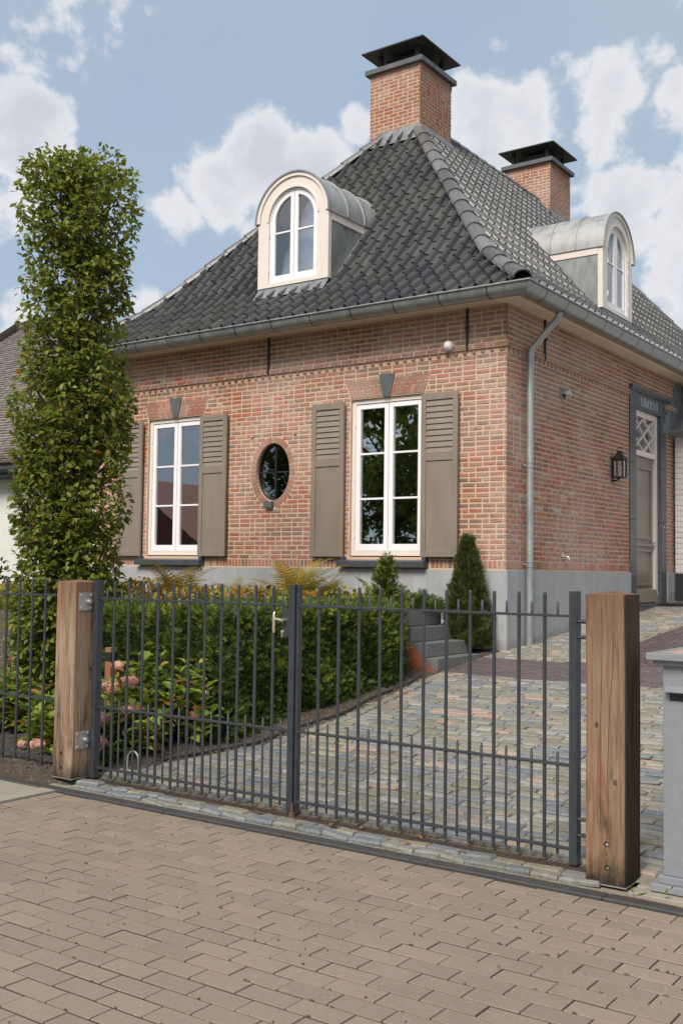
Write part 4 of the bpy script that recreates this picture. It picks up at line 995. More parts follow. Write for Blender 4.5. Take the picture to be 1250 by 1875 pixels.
    m3.poly(V, [(4 * i + j, 4 * i + j + 1, 4 * i + j + 5, 4 * i + j + 4) for i in range(12) for j in range(3)]); m3.build('lead_apron', M_LEAD, dm, smooth=True, fix=False)
    return dm
dormer(0); dormer(1)

# ---- entrance
m2 = MB()
JY0, JY1 = 15.565, 16.69
sur = MB(); sur.box(RF, DY0 + .01, DY1 - .01, 4.12, 4.365, -.13, .018); sr = sur.build('door_surround', M_SURR, house, bevel=.004)
for a, b in ((DY0, JY0), (JY1, DY1)):
    for z0_, z1_ in ((1.10, 1.62), (1.62, 2.42), (2.42, 3.28), (3.28, 4.118)):
        m3 = MB(); m3.box(RF, a, b, max(z0_, G((a + b) / 2)) + .002, z1_ - .003, -.16, .020); m3.build('stone_block', M_SURR, sr, bevel=.003)
m3 = MB(); m3.prism(lambda a, b, o: (XC + a, o, b), [(-.05, 4.366), (.035, 4.366), (.075, 4.40), (.075, 4.445), (-.05, 4.45)], DY0 - .03, DY1 + .12); m3.build('cornice', M_SURR, sr, bevel=.004)
m3 = MB(); m3.box(RF, JY0 - .1, JY1 + .1, 1.04, 1.145, -.16, .09); m3.build('doorstep', M_SURR, sr, bevel=.004)
ro = -.062
m3 = MB(); m3.ringprism(RF, [(JY0, 1.145), (JY1, 1.145), (JY1, 4.12), (JY0, 4.12)], [(JY0 + .11, 1.15), (JY1 - .115, 1.15), (JY1 - .115, 4.03), (JY0 + .11, 4.03)], ro - .06, ro + .02)
m3.box(RF, JY0 + .11, JY1 - .115, 3.42, 3.50, ro - .06, ro + .03); dr = m3.build('door', M_CREAM, house, bevel=.004)
DL0, DL1 = JY0 + .115, JY1 - .12
m3 = MB(); m3.box(RF, DL0, DL1, 1.16, 3.415, ro - .055, ro - .02); leaf = m3.build('door_leaf', M_DOOR, dr, bevel=.003)
for z0_, z1_ in ((2.14, 3.26), (1.42, 1.98)):
    m3 = MB(); m3.ringprism(RF, [(DL0 + .09, z0_), (DL1 - .09, z0_), (DL1 - .09, z1_), (DL0 + .09, z1_)], [(DL0 + .125, z0_ + .035), (DL1 - .125, z0_ + .035), (DL1 - .125, z1_ - .035), (DL0 + .125, z1_ - .035)], ro - .022, ro + .006); m3.build('panel_moulding', M_DOOR, dr, bevel=.004)
m3 = MB(); m3.box(RF, DL0 + .04, DL1 - .04, 2.03, 2.07, ro - .02, ro + .015); m3.build('door_rail', M_DOOR, dr, bevel=.004)
m3 = MB(); m3.prism(lambda a, b, o: (XC + a, o, b), [(ro - .02, 1.165), (ro + .075, 1.165), (ro + .03, 1.36), (ro - .02, 1.38)], DL0 + .01, DL1 + .02); m3.build('weather_board', M_DOOR, dr, bevel=.004)
m3 = MB(); m3.lathe((XC + ro - .02, (DL0 + DL1) / 2 + .02, 2.62), [(.012, 0), (.014, .012), (.002, .016)], 10, 'x'); m3.lathe((XC + ro - .02, DL1 - .06, 2.10), [(.02, 0), (.02, .008), (.008, .01), (.008, .045), (.022, .05), (.018, .07)], 12, 'x'); m3.build('door_handle', M_STEEL, dr, smooth=True)
m3 = MB(); m3.box(RF, DL0, DL1, 3.50, 4.03, ro - .04, ro - .035); m3.build('pane', M_GLASS, dr)
m3 = MB(); m3.box(RF, DL0 - .3, DL1 + .3, 3.4, 4.12, -.5, -.49); m3.build('room_lining', M_ROOM, dr)
def bar2(m, fr, a, b, w, o0, o1):
    a, b = Vector(a), Vector(b); d = (b - a).normalized(); n = Vector((-d.y, d.x)) * w / 2; m.prism(fr, [tuple(a + n), tuple(b + n), tuple(b - n), tuple(a - n)], o0, o1)
fu, fz = (DL1 - DL0) / 2, .53 / 2; cu_, cz_ = (DL0 + DL1) / 2, 3.765
k = 0
for sg in (-1, 1):
    for off in (-.5, 0, .5):
        pts = []
        # diagonals of a two by two lattice
        a = Vector((cu_ - fu, cz_ - fz * sg * 1)); 
        x_a, x_b = -1.0, 1.0
        def clip(off, sg):
            P = []
            for q in np.linspace(-1.5, 1.5, 301):
                u, v = q, sg * q + off * 2 * sg * .5 * 2 * .5 * 2 * .5
                if abs(u) <= 1 and abs(v) <= 1: P.append((u, v))
            return P[0], P[-1]
        p, q = clip(off * 2, sg)
        m3 = MB(); bar2(m3, RF, (cu_ + p[0] * fu, cz_ + p[1] * fz), (cu_ + q[0] * fu, cz_ + q[1] * fz), .020, ro - .034 + k * .0006, ro + .0 + k * .0006); m3.build('lattice_bar', M_CREAM, dr); k += 1
# carved year
GL = {'M': ([((.08, 0), (.08, 1)), ((.08, 1), (.45, .02)), ((.45, .02), (.84, 1)), ((.84, 1), (.84, 0))], .92, [.085, .11, .075, .12], [.08, .84], [.08, .84]),
      'X': ([((.08, 1), (.72, 0)), ((.72, 1), (.08, 0))], .80, [.12, .075], [.08, .72], [.08, .72]),
      'V': ([((.06, 1), (.42, 0)), ((.42, 0), (.76, 1))], .80, [.12, .075], [], [.06, .76]), 'I': ([((.2, 0), (.2, 1))], .40, [.12], [.2], [.2])}
m3 = MB(); wsum = sum(GL[c][1] for c in 'MMXVI') + .12 * 4; Hh = .135; wsc = .18; uu = (DY0 + DY1) / 2 + .03 - wsum * wsc / 2; kk = 0
for ch_ in 'MMXVI':
    st, adv, wd, bs_, ts_ = GL[ch_]
    for (a, b), w_ in zip(st, wd):
        bar2(m3, RF, (uu + a[0] * wsc, 4.172 + a[1] * Hh), (uu + b[0] * wsc, 4.172 + b[1] * Hh), w_ * wsc, .0185, .0212 + kk * .00012); kk += 1
    for q in bs_: m3.box(RF, uu + (q - .11) * wsc, uu + (q + .11) * wsc, 4.1705, 4.1765, .0185, .0208 + kk * .00012); kk += 1
    for q in ts_: m3.box(RF, uu + (q - .11) * wsc, uu + (q + .11) * wsc, 4.172 + Hh - .004, 4.1735 + Hh, .0185, .0208 + kk * .00012); kk += 1
    uu += (adv + .12) * wsc
m3.build('year_inscription', plain('carved pale letters', (.50, .52, .54), .7), sr)
m3 = MB(); m3.lathe(RF(JY1 + .13, 2.35, .02), [(.02, 0), (.02, .01), (.008, .014)], 10, 'x'); m3.build('doorbell', M_STEEL, sr, smooth=True)

# ---- lantern beside the door
lan = empty('wall_lantern', (XC + .02, 14.62, 3.0), 'black metal wall lantern with clear glass beside the front door', 'lantern')
LY, LX = 14.62, XC + .115
h = .068; zb, zt = 2.99, 3.215
m3 = MB(); m3.box(ID, LX - h, LX + h, LY - h, LY + h, zb - .02, zb); m3.box(ID, LX - h, LX + h, LY - h, LY + h, zt, zt + .02)
for sx_ in (-1, 1):
    for sy_ in (-1, 1): m3.box(ID, LX + sx_ * h - .012, LX + sx_ * h + .012, LY + sy_ * h - .012, LY + sy_ * h + .012, zb - .018, zt + .018)
m3.build('lantern_frame', M_BLACK, lan, bevel=.002)
m3 = MB(); pr_ = [(.092, 0), (.078, .03), (.05, .06), (.036, .10), (.034, .12), (.02, .13)]
V = []
for r_, hh in pr_: V += [(LX - r_, LY - r_, zt + .02 + hh), (LX + r_, LY - r_, zt + .02 + hh), (LX + r_, LY + r_, zt + .02 + hh), (LX - r_, LY + r_, zt + .02 + hh)]
m3.poly(V, [(i * 4 + k, i * 4 + (k + 1) % 4, (i + 1) * 4 + (k + 1) % 4, (i + 1) * 4 + k) for i in range(5) for k in range(4)] + [(0, 3, 2, 1), (20, 21, 22, 23)]); m3.build('lantern_roof', M_BLACK, lan)
m3 = MB(); m3.tube([(LX + .04 * math.cos(a), LY, zt + .16 + .03 * math.sin(a)) for a in np.linspace(0, math.pi, 10)], .005, 6); m3.tube([(XC, LY, zb - .05), (XC + .06, LY, zb - .06), (LX, LY, zb - .018)], .012, 8); m3.box(ID, XC + .008, XC + .02, LY - .05, LY + .05, zb - .08, zt + .06); m3.build('lantern_bracket', M_BLACK, lan)
for fr_, c_ in ((FR(LY - h), LX), (FR(LY + h), LX), (RI(LX + h), LY), (RI(LX - h), LY)): m3 = MB(); m3.box(fr_, c_ - h + .012, c_ + h - .012, zb, zt, -.002, .0); m3.build('lantern_pane', M_CLEAR, lan)
m3 = MB(); m3.lathe((LX, LY, zb), [(.02, 0), (.02, .07), (.012, .075), (.022, .11), (.018, .14), (.004, .16)], 12); m3.build('bulb', M_BULB, lan, smooth=True)

# ---- white wing behind
an = empty('white_wing', (-4, 17.3, 1.1), 'low white painted brick wing with a black plinth at the far right', 'building')
AX0, AX1, AY = XC + .045, 1.5, 17.3
fa = FR(AY); m3 = MB(); m3.box(fa, AX0, AX1, 1.62, 3.86, -.2, 0); aw = m3.build('wall', plain('white mortar', (.60, .57, .57), .9), an)
wb = Pieces('brick', [unit_brick(.09, .02) for _ in range(6)], M_WHITEBRICK)
z = 1.76; k = 0
while z < 3.8:
    u = AX0 - (.11 if k % 2 else 0)
    while u < AX1: a = max(u, AX0); wb.add(basis((a, AY + .02, z), (u + .20 - a, 0, 0), (0, .028, 0), (0, 0, .075))) if u + .20 - a > .03 else None; u += .212
    z += .088; k += 1
u = AX0
while u < AX1: wb.add(basis((u, AY + .02, 1.63), (.082, 0, 0), (0, .028, 0), (0, 0, .122))); u += .094
wb.build(aw, 300)
m3 = MB(); m3.box(fa, AX0 + .01, AX1, .9, 1.618, -.2, .012); m3.build('plinth', M_BITU, an)
m3 = MB()
GP = [(AY - .16 + .08 * math.cos(a), 3.93 + .08 * math.sin(a)) for a in np.linspace(0, -math.pi, 12)]
V = [(x, y, z) for x in (AX0 - .03, AX1) for y, z in GP]; nn = len(GP); m3.poly(V, [(i, i + 1, nn + i + 1, nn + i) for i in range(nn - 1)] + [tuple(range(nn))]); m3.box(ID, AX0 - .03, AX1, AY - .255, AY - .24, 3.92, 3.945); m3.box(ID, AX0, AX1, AY - .09, AY, 3.86, 3.93); m3.build('gutter', M_ZINC, an, fix=False, smooth=True)
m3 = MB(); y_a, z_a, y_b, z_b = AY - .12, 3.96, AY + .95, 5.1
m3.poly([(AX0 - .035, y_a, z_a), (AX1, y_a, z_a), (AX1, y_b, z_b), (AX0 - .035, y_b, z_b)], [(0, 1, 2, 3)]); m3.build('roof', M_LEAD, an, fix=False)
for i in range(9):      # lead steps up the brickwork
    yy_ = 16.78 + i * .105; zt_ = 4.02 + i * .125
    if zt_ > 4.80: break
    m3 = MB(); m3.box(RF, yy_, yy_ + .5, zt_ - .15, zt_ + .03 * (i % 2), .018, .026 + i * .0006); m3.build('step_flashing', M_LEAD, an)
m3 = MB(); m3.box(RF, 17.42, 17.66, 3.9, 4.79, .018, .033); m3.build('lead_sheet', M_LEAD, an)
m3 = MB(); m3.box(ID, -5.25, -5.15, AY - .07, AY, 2.88, 3.02); m3.build('wall_light', M_BLACK, an)
m3 = MB(); m3.cham(ID, -5.56, -4.75, 16.42, 16.95, G(16.6) + .01, G(16.7) + .03, .006); m3.build('doormat', plain('doormat', (.03, .027, .026), .95, bumpd=.01, bs=300), label='black coir doormat lying in front of the entrance', cat='doormat')

# ------------------------------------------------------------------ gate, fence, posts
GY = 5.40
def rod_mesh(r, h, name):
    m3 = MB(); m3.tube([(0, 0, 0), (0, 0, h - .014), (0, 0, h - .013), (0, 0, h - .0025), (0, 0, h)], [r, r, r * .9, r * .9, r * .75], 10)
    return mesh_from(name, m3.v, m3.f, M_GATE, None, True)
def leaf_gate(x0, x1, label, lock_right):
    root = empty('driveway_gate_leaf', ((x0 + x1) / 2, GY, .06), label, 'gate', 'pair of driveway gate leaves')
    wl = .045 if lock_right else .018        # the right leaf meets the lock stile with a thin one
    for xa, wd, yf in ((x0, wl, GY - .03 if lock_right else GY - .012), (x1 - .045, .045, GY - .03)):
        m3 = MB(); m3.box(ID, xa, xa + wd, yf, GY + .03, .055, 1.497); m3.build('stile', M_GATE, root, bevel=.003)
        m3 = MB(); m3.box(ID, xa - .001, xa + wd + .001, yf - .001, GY + .031, 1.4975, 1.503); m3.build('stile_cap', M_GATE, root, bevel=.002)
    a, b = x0 + wl, x1 - .045
    for z in (1.362, .565, .125): m3 = MB(); m3.box(ID, a, b, GY - .015, GY + .015, z, z + .0145); m3.build('rail', M_GATE, root, bevel=.002)
    n = 23; p = (b - a) / 24
    big, low, top = rod_mesh(.0105, 1.43, 'bar'), rod_mesh(.0075, .545, 'bar'), rod_mesh(.0075, .078, 'bar')
    for i in range(1, 24):
        x = a + p * i + random.uniform(-.001, .001)
        if i % 2 == 0: link_mesh('bar', big, root, Matrix.Translation((x, GY, .066)))
        else:
            link_mesh('bar', low, root, Matrix.Translation((x, GY, .092))); link_mesh('spike', top, root, Matrix.Translation((x, GY, 1.3645)))
    return root
g1 = leaf_gate(-6.045, -4.163, 'left leaf of the anthracite metal bar gate, the one with lock and handle', True)
g2 = leaf_gate(-4.160, -2.255, 'right leaf of the anthracite metal bar gate, hung on the darker post', False)
m3 = MB(); m3.box(ID, -4.278, -4.2085, GY - .018, GY + .018, 1.165, 1.345); lk = m3.build('lock_case', M_GATE, g1, bevel=.003)
m3 = MB(); m3.tube([(-4.245, GY - .018, 1.275), (-4.245, GY - .055, 1.275)], .011, 10); m3.build('handle_stem', M_STEEL, lk, smooth=True)
m3 = MB(); m3.tube([(-4.30, GY - .058, 1.325), (-4.302, GY - .062, 1.315), (-4.303, GY - .062, 1.22), (-4.304, GY - .058, 1.195)], [.007, .0105, .0105, .008], 10); m3.tube([(-4.245, GY - .055, 1.275), (-4.30, GY - .06, 1.285)], .009, 8); m3.build('handle', M_BRASS, lk, smooth=True)
m3 = MB(); m3.lathe((-4.262, GY - .018, 1.20), [(.010, 0), (.010, -.012), (.008, -.013)], 10, 'y'); m3.box(ID, -4.267, -4.257, GY - .030, GY - .018, 1.168, 1.20); m3.build('lock_cylinder', M_BRASS, lk)
m3 = MB(); m3.tube([(-4.15, GY - .04, .13), (-4.15, GY - .04, .02)], .008, 8); m3.lathe((-4.15, GY - .04, .04), [(.02, 0), (.02, .03), (.012, .03)], 10); m3.build('drop_bolt', plain('rust', (.13, .06, .035), .8), g2)
# hinge hardware
for z in (1.345, .335):
    m3 = MB(); m3.box(ID, -6.0595, -6.0555, 5.245, 5.375, z - .065, z + .065); pt = m3.build('hinge_plate', M_STEEL, g1, bevel=.0015)
    for dy in (5.262, 5.358):
        for dz in (-.047, .047): m3 = MB(); m3.lathe((-6.0555, dy, z + dz), [(.0095, 0), (.0095, .006), (.005, .008)], 6, 'x'); m3.build('bolt', M_STEEL, pt)
    m3 = MB(); m3.lathe((-6.0555, 5.335, z), [(.020, 0), (.020, .006), (.016, .007), (.016, .024), (.011, .026)], 6, 'x'); m3.build('hinge_nut', M_STEEL, pt)
for z in (1.30, .255):
    m3 = MB(); m3.box(ID, -2.1475, -2.1435, 5.28, 5.42, z - .06, z + .06); pt = m3.build('hinge_plate', M_STEEL, g2, bevel=.0015)
    for dz in (-.042, .042): m3 = MB(); m3.tube([(-2.257, GY - .008, z + dz), (-2.147, GY - .008, z + dz)], .0095, 8); m3.build('hinge_pin', M_GATE, pt, smooth=True)
    m3 = MB(); m3.box(ID, -2.235, -2.170, GY - .022, GY - .004, z - .028, z + .028); m3.build('hinge_block', M_STEEL, pt, bevel=.003)

fence = empty('bar_fence', (-8.2, GY, .06), 'anthracite bar fence running left from the pale post in front of the hydrangeas', 'fence')
for z in (1.372, .578, .132): m3 = MB(); m3.box(ID, -11.5, -6.268, GY - .015, GY + .015, z, z + .0145); m3.build('rail', M_GATE, fence, bevel=.002)
big, low, top = rod_mesh(.0105, 1.43, 'bar'), rod_mesh(.0075, .545, 'bar'), rod_mesh(.0075, .078, 'bar')
x = -6.385; i = 0
while x > -11.4:
    if i % 2 == 0: link_mesh('bar', low, fence, Matrix.Translation((x + .078, GY, .10))); link_mesh('spike', top, fence, Matrix.Translation((x + .078, GY, 1.374)))
    else: link_mesh('bar', big, fence, Matrix.Translation((x, GY, .075)))
    x -= .0785; i += 1

def post(x0, x1, y0, y1, zb, zt, mat, label, streaks):
    root = empty('gate_post', ((x0 + x1) / 2, (y0 + y1) / 2, zb - .03), label, 'post', 'oak gate posts'); m3 = MB()
    nz = 24; V = []; c_ = .006
    for k in range(nz + 1):
        z = zb + (zt - zb) * k / nz; w_ = .0015 * math.sin(z * 4.3 + x0)
        V += [(x0 + c_ + w_, y0, z), (x1 - c_ + w_, y0, z), (x1 + w_, y0 + c_, z), (x1 + w_, y1 - c_, z), (x1 - c_ + w_, y1, z), (x0 + c_ + w_, y1, z), (x0 + w_, y1 - c_, z), (x0 + w_, y0 + c_, z)]
    F = [(k * 8 + i, k * 8 + (i + 1) % 8, (k + 1) * 8 + (i + 1) % 8, (k + 1) * 8 + i) for k in range(nz) for i in range(8)] + [tuple(range(8))[::-1]]
    b = nz * 8; V.append(((x0 + x1) / 2, (y0 + y1) / 2, zt + .018)); F += [(b + i, b + (i + 1) % 8, len(V) - 1) for i in range(8)]
    m3.poly(V, F)
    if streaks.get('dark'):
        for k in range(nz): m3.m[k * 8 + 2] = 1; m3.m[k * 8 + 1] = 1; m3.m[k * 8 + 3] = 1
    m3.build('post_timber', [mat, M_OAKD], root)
    m3 = MB(); m3.box(ID, x0 - .002, x1 + .002, y0 - .002, y1 + .002, zb - .009, zb - .003); m3.build('foot_plate', M_STEEL, root)
    m3 = MB(); m3.box(ID, x0 + .02, x1 - .02, y0 + .035, y1 - .02, zb - .09, zb - .009); m3.build('post_shoe', M_BLACK, root)
    # drying cracks, knots and plugged bolt holes
    for fr_, pts, w_ in streaks['cracks']:
        m3 = MB()
        for (ua, va), (ub, vb) in zip(pts, pts[1:]): m3.poly([fr_(ua - w_, va, .0006), fr_(ua + w_, va, .0006), fr_(ub + w_, vb, .0006), fr_(ub - w_, vb, .0006)], [(0, 1, 2, 3)])
        m3.build('drying_crack', M_CRACK, root, fix=False)
    for fr_, u, v, r_ in streaks['knots']:
        m3 = MB(); P = [fr_(u, v, .002)]; 
        for rr_, oo in ((.35, .0035), (.7, .002), (1, .0004)): P += [fr_(u + r_ * rr_ * math.cos(a) * .8, v + r_ * rr_ * math.sin(a) * 1.15, oo) for a in np.linspace(0, 2 * math.pi, 12, endpoint=False)]
        F = [(0, 1 + i, 1 + (i + 1) % 12) for i in range(12)] + [(1 + r * 12 + i, 1 + r * 12 + (i + 1) % 12, 13 + r * 12 + (i + 1) % 12, 13 + r * 12 + i) for r in range(2) for i in range(12)]
        m3.poly(P, F); m3.build('knot', M_KNOT, root, smooth=True, fix=False)
    for fr_, u, v, mt in streaks['bolts']:
        m3 = MB(); m3.prism(fr_, [(u + .0145 * math.cos(a), v + .0145 * math.sin(a)) for a in np.linspace(0, 2 * math.pi, 14, endpoint=False)], -.002, .0008); m3.build('bolt_hole', M_CRACK, root)
        m3 = MB(); m3.prism(fr_, [(u + .003 + .0085 * math.cos(a), v - .001 + .0085 * math.sin(a)) for a in np.linspace(0, 2 * math.pi, 6, endpoint=False)], -.002, .003); m3.build('bolt', mt, root, bevel=.001)
    return root
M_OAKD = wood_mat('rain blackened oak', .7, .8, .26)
M_CRACK = plain('crack shadow', (.022, .014, .009), .9); M_KNOT = plain('knot', (.10, .062, .035), .75, var=.6, vs=60)
M_VERD = plain('verdigris', (.08, .20, .09), .7)
px0, px1, py0, py1 = -2.142, -1.930, 5.215, 5.430
Ff, Fr = FR(py0), RI(px1)
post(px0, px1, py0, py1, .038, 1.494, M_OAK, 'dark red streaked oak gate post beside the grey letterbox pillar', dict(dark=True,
    cracks=[(Ff, [(-2.055, 1.43), (-2.053, 1.2), (-2.057, 1.0), (-2.061, .86), (-2.060, .7), (-2.064, .5), (-2.060, .3)], .0011), (Ff, [(-1.994, 1.3), (-1.997, 1.1), (-2.012, .95), (-2.018, .8), (-2.024, .6), (-2.022, .4), (-2.026, .28)], .0014), (Ff, [(-2.030, .20), (-2.026, .16), (-2.030, .13)], .0014), (Ff, [(-2.024, .09), (-2.025, .04)], .001), (Fr, [(5.33, .30), (5.328, .1)], .0012)],
    knots=[(Ff, -2.083, .83, .014), (Ff, -1.985, .55, .014)], bolts=[(Ff, -2.030, .235, M_STEEL), (Ff, -2.027, .118, M_VERD)]))
qx0, qx1, qy0, qy1 = -6.268, -6.060, 5.215, 5.430
Ff2, Fr2 = FR(qy0), RI(qx1)
post(qx0, qx1, qy0, qy1, .068, 1.490, wood_mat('pale oak', .98, 1.0), 'paler oak gate post with steel hinge plates beside the bar fence', dict(
    cracks=[(Ff2, [(-6.13, 1.48), (-6.128, 1.3), (-6.131, 1.0)], .0009), (Fr2, [(5.335, .27), (5.335, .10)], .0013), (Ff2, [(-6.16, .3), (-6.158, .07)], .001)],
    knots=[(Ff2, -6.215, .52, .022), (Fr2, 5.37, .85, .014)], bolts=[(Ff2, -6.175, .24, M_CRACK), (Ff2, -6.175, .135, M_CRACK)]))

# steel hoop and little block beside the pale post
m3 = MB(); hx = -5.83
m3.tube([(hx - .065, 5.60, .03), (hx - .06, 5.60, .14), *[(hx + .06 * math.cos(a), 5.60, .17 + .07 * math.sin(a)) for a in np.linspace(math.pi, 0, 12)], (hx + .06, 5.60, .14), (hx + .065, 5.60, .03)], .008, 8)
m3.build('steel_hoop', M_STEEL, smooth=True, label='small bent steel hoop standing behind the gate next to the pale post', cat='hoop')
m3 = MB(); m3.box(ID, -5.93, -5.80, 5.50, 5.60, .02, .105); m3.build('concrete_block', M_CONC, bevel=.006, label='little pale concrete block on the ground beside the steel hoop', cat='block')

# letterbox pillar
lb = empty('letterbox_pillar', (-1.55, 5.55, .03), 'worn grey galvanised letterbox pillar with overhanging lid at the right edge', 'letterbox')
bx0, bx1, by0, by1 = -1.770, -1.33, 5.30, 5.72
m3 = MB(); m3.box(ID, bx0, bx1, by0, by1, .11, 1.145); m3.build('letterbox_body', M_GALV, lb, bevel=.004)
m3 = MB(); m3.box(ID, bx0 - .022, bx1 + .02, by0 - .02, by1 + .02, .072, .1095); m3.build('base_moulding', M_GALV, lb, bevel=.004)
m3 = MB(); m3.box(ID, bx0 - .05, bx1 + .05, by0 - .05, by1 + .05, .035, .0715); m3.build('base_plinth', M_GALV, lb, bevel=.004)
m3 = MB(); m3.box(ID, bx0 - .040, bx1 + .03, by0 - .03, by1 + .03, 1.1455, 1.172); m3.build('lid_moulding', M_GALV, lb, bevel=.004)
m3 = MB(); m3.box(ID, bx0 - .065, bx1 + .06, by0 - .06, by1 + .06, 1.1725, 1.207); m3.build('lid', M_GALV, lb, bevel=.003)
m3 = MB(); cxx, cyy = (bx0 + bx1) / 2, (by0 + by1) / 2
V = [(bx0 - .02, by0 - .02, 1.2075), (bx1 + .02, by0 - .02, 1.2075), (bx1 + .02, by1 + .02, 1.2075), (bx0 - .02, by1 + .02, 1.2075), (cxx, cyy, 1.245)]
m3.poly(V, [(0, 1, 4), (1, 2, 4), (2, 3, 4), (3, 0, 4)]); m3.build('lid_top', plain('rusty lid top', (.34, .24, .19), .6, var=.3), lb)
fb = FR(by0)
m3 = MB(); m3.prism(lambda a, b, o: (o, by0 - a, b), [(0, 1.045), (.045, 1.025), (.045, 1.015), (0, 1.025)], bx0 + .02, bx1 - .03); m3.build('slot_hood', M_GALV, lb, bevel=.002)
m3 = MB(); m3.box(fb, bx0 + .035, bx1 - .045, .970, 1.018, -.01, .0012); m3.build('letter_slot', M_BLACK, lb)
mb = MB(); mb.box(ID, -1.905, -1.1, 5.18, 5.30, -.02, .030); mb.box(ID, -1.905, -1.1, 5.3005, 5.9, -.02, .0345); mb.build('letterbox_slab', M_CONC, bevel=.004, label='smooth grey concrete slab under the letterbox pillar', cat='slab')

# steps beside the drive
st = empty('stone_steps', (-5.95, 10.3, .5), 'four grey granite block steps climbing left from the drive to the garden', 'steps')
for i, (xf, z0_, z1_) in enumerate(((-5.695, .45, .674), (-5.842, .676, .826), (-6.035, .828, .986), (-6.19, .988, 1.150))):
    m3 = MB(); m3.box(ID, xf - .42, xf, 9.84 - .0 + i * .003, 10.78 - i * .003, z0_, z1_ - .0015); m3.build('step', M_GRAN, st, bevel=.006)
m3 = MB(); m3.prism(lambda a, b, o: (a, 9.76 + o * 1.0 + (a + 5.67) * -.0, b), [(-6.02, .86), (-5.675, .53), (-5.675, .48), (-6.02, .45)], 0, .006); m3.build('corten_edging', M_CORTEN, label='rust coloured steel edging plate sloping down beside the granite steps', cat='edging plate')

# garden light bollard
gl = empty('garden_bollard', (-6.86, 6.3, .2), 'slim wooden garden light with black top between tree and hydrangea', 'garden light')
m3 = MB(); m3.box(ID, -6.895, -6.825, 6.27, 6.34, .1, .80); m3.build('bollard_post', plain('red cedar', (.30, .13, .06), .7, var=.3, vs=20, scale=(1, 1, .1)), gl, bevel=.003)
m3 = MB(); m3.box(ID, -6.90, -6.82, 6.265, 6.345, .801, .875); m3.build('bollard_head', M_BLACK, gl, bevel=.003)
m3 = MB(); m3.box(ID, -6.895, -6.825, 6.27, 6.34, .8755, .915); m3.build('bollard_cap', plain('red cedar end', (.25, .12, .07), .7), gl, bevel=.003)

# ------------------------------------------------------------------ plants
def scatter(name, protos, mat, P, D, S, tint=None, roll=None, parent=None, up=(0, 0, 1), **kw):
    """many small leaves or sprays in one mesh. proto: +y along growth, +z its upper side"""
    P = np.asarray(P, float); D = np.asarray(D, float); N = len(P); D = D / np.linalg.norm(D, axis=1)[:, None]
    U = np.tile(np.array(up, float), (N, 1)) + rng.normal(0, .35 if roll is None else roll, (N, 3)); X = np.cross(D, U); X /= np.linalg.norm(X, axis=1)[:, None] + 1e-9; Z = np.cross(X, D)
    S = np.broadcast_to(np.asarray(S, float), (N,)); t = rng.random(N) if tint is None else np.asarray(tint); pk = rng.integers(0, len(protos), N)
    Vs, LV, LT_, T, b = [], [], [], [], 0
    for q, (V, F) in enumerate(protos):
        idx = np.where(pk == q)[0]
        if not len(idx): continue
        V = np.asarray(V, float); nv = len(V)
        W_ = P[idx, None] + S[idx, None, None] * (V[None, :, 0, None] * X[idx, None] + V[None, :, 1, None] * D[idx, None] + V[None, :, 2, None] * Z[idx, None])
        Vs.append(W_.reshape(-1, 3)); flat = np.concatenate([np.array(f) for f in F]); lens = np.array([len(f) for f in F])
        LV.append((flat[None] + b + (np.arange(len(idx)) * nv)[:, None]).ravel()); LT_.append(np.tile(lens, len(idx))); T.append(np.repeat(t[idx], len(F))); b += nv * len(idx)
    V = np.vstack(Vs); lv = np.concatenate(LV).astype(np.int32); lt = np.concatenate(LT_).astype(np.int32); ls = np.concatenate([[0], np.cumsum(lt)[:-1]]).astype(np.int32)
    lo, hi = V.min(0), V.max(0); c = np.array([(lo[0] + hi[0]) / 2, (lo[1] + hi[1]) / 2, lo[2]])
    me = bpy.data.meshes.new(name); me.vertices.add(len(V)); me.vertices.foreach_set('co', (V - c).astype(np.float32).ravel()); me.loops.add(len(lv)); me.loops.foreach_set('vertex_index', lv)
    me.polygons.add(len(lt)); me.polygons.foreach_set('loop_start', ls); me.polygons.foreach_set('loop_total', lt); me.materials.append(mat); me.update(calc_edges=True)
    a = me.attributes.new('tint', 'FLOAT', 'FACE'); a.data.foreach_set('value', np.concatenate(T).astype(np.float32))
    return link_mesh(name, me, parent, Matrix.Translation(c), **kw)
def leafp(w=.3, droop=.15, fold=.08): return ([(0, 0, 0), (-w * .75, .25, fold), (-w, .5, fold), (-w * .55, .8, fold * .5 - droop * .4), (0, 1, -droop), (w * .55, .8, fold * .5 - droop * .4), (w, .5, fold), (w * .75, .25, fold), (0, .5, 0)], [(0, 8, 2, 1), (8, 4, 3, 2), (0, 7, 6, 8), (8, 6, 5, 4)])
LEAF = [leafp(.30, .12), leafp(.34, .22, .12), leafp(.27, .05, .05)]
def sprayp(n=8, L=1., w=.055, nl=.30, flat=.12):
    V, F = [], []
    for i in range(n):
        y = L * (i + .6) / (n + .6); l = nl * (1 - .55 * i / n)
        for sg in (-1, 1):
            z = random.uniform(-flat, flat); b = len(V); V += [(0, y - w * .6, 0), (sg * l, y + l * .55 - w * .3, z), (sg * l * .96, y + l * .65 + w * .6, z), (0, y + w * .6, .0)]; F.append((b, b + 1, b + 2, b + 3))
    b = len(V); V += [(-.03, 0, 0), (.03, 0, 0), (.012, L, .02), (-.012, L, .02)]; F.append((b, b + 1, b + 2, b + 3)); return V, F
SPRAY = [sprayp(7, 1, .05, .30), sprayp(6, 1, .06, .26, .2), sprayp(8, 1, .045, .34, .15)]
def sphere_dirs(n): v = rng.normal(0, 1, (n, 3)); return v / np.linalg.norm(v, axis=1)[:, None]

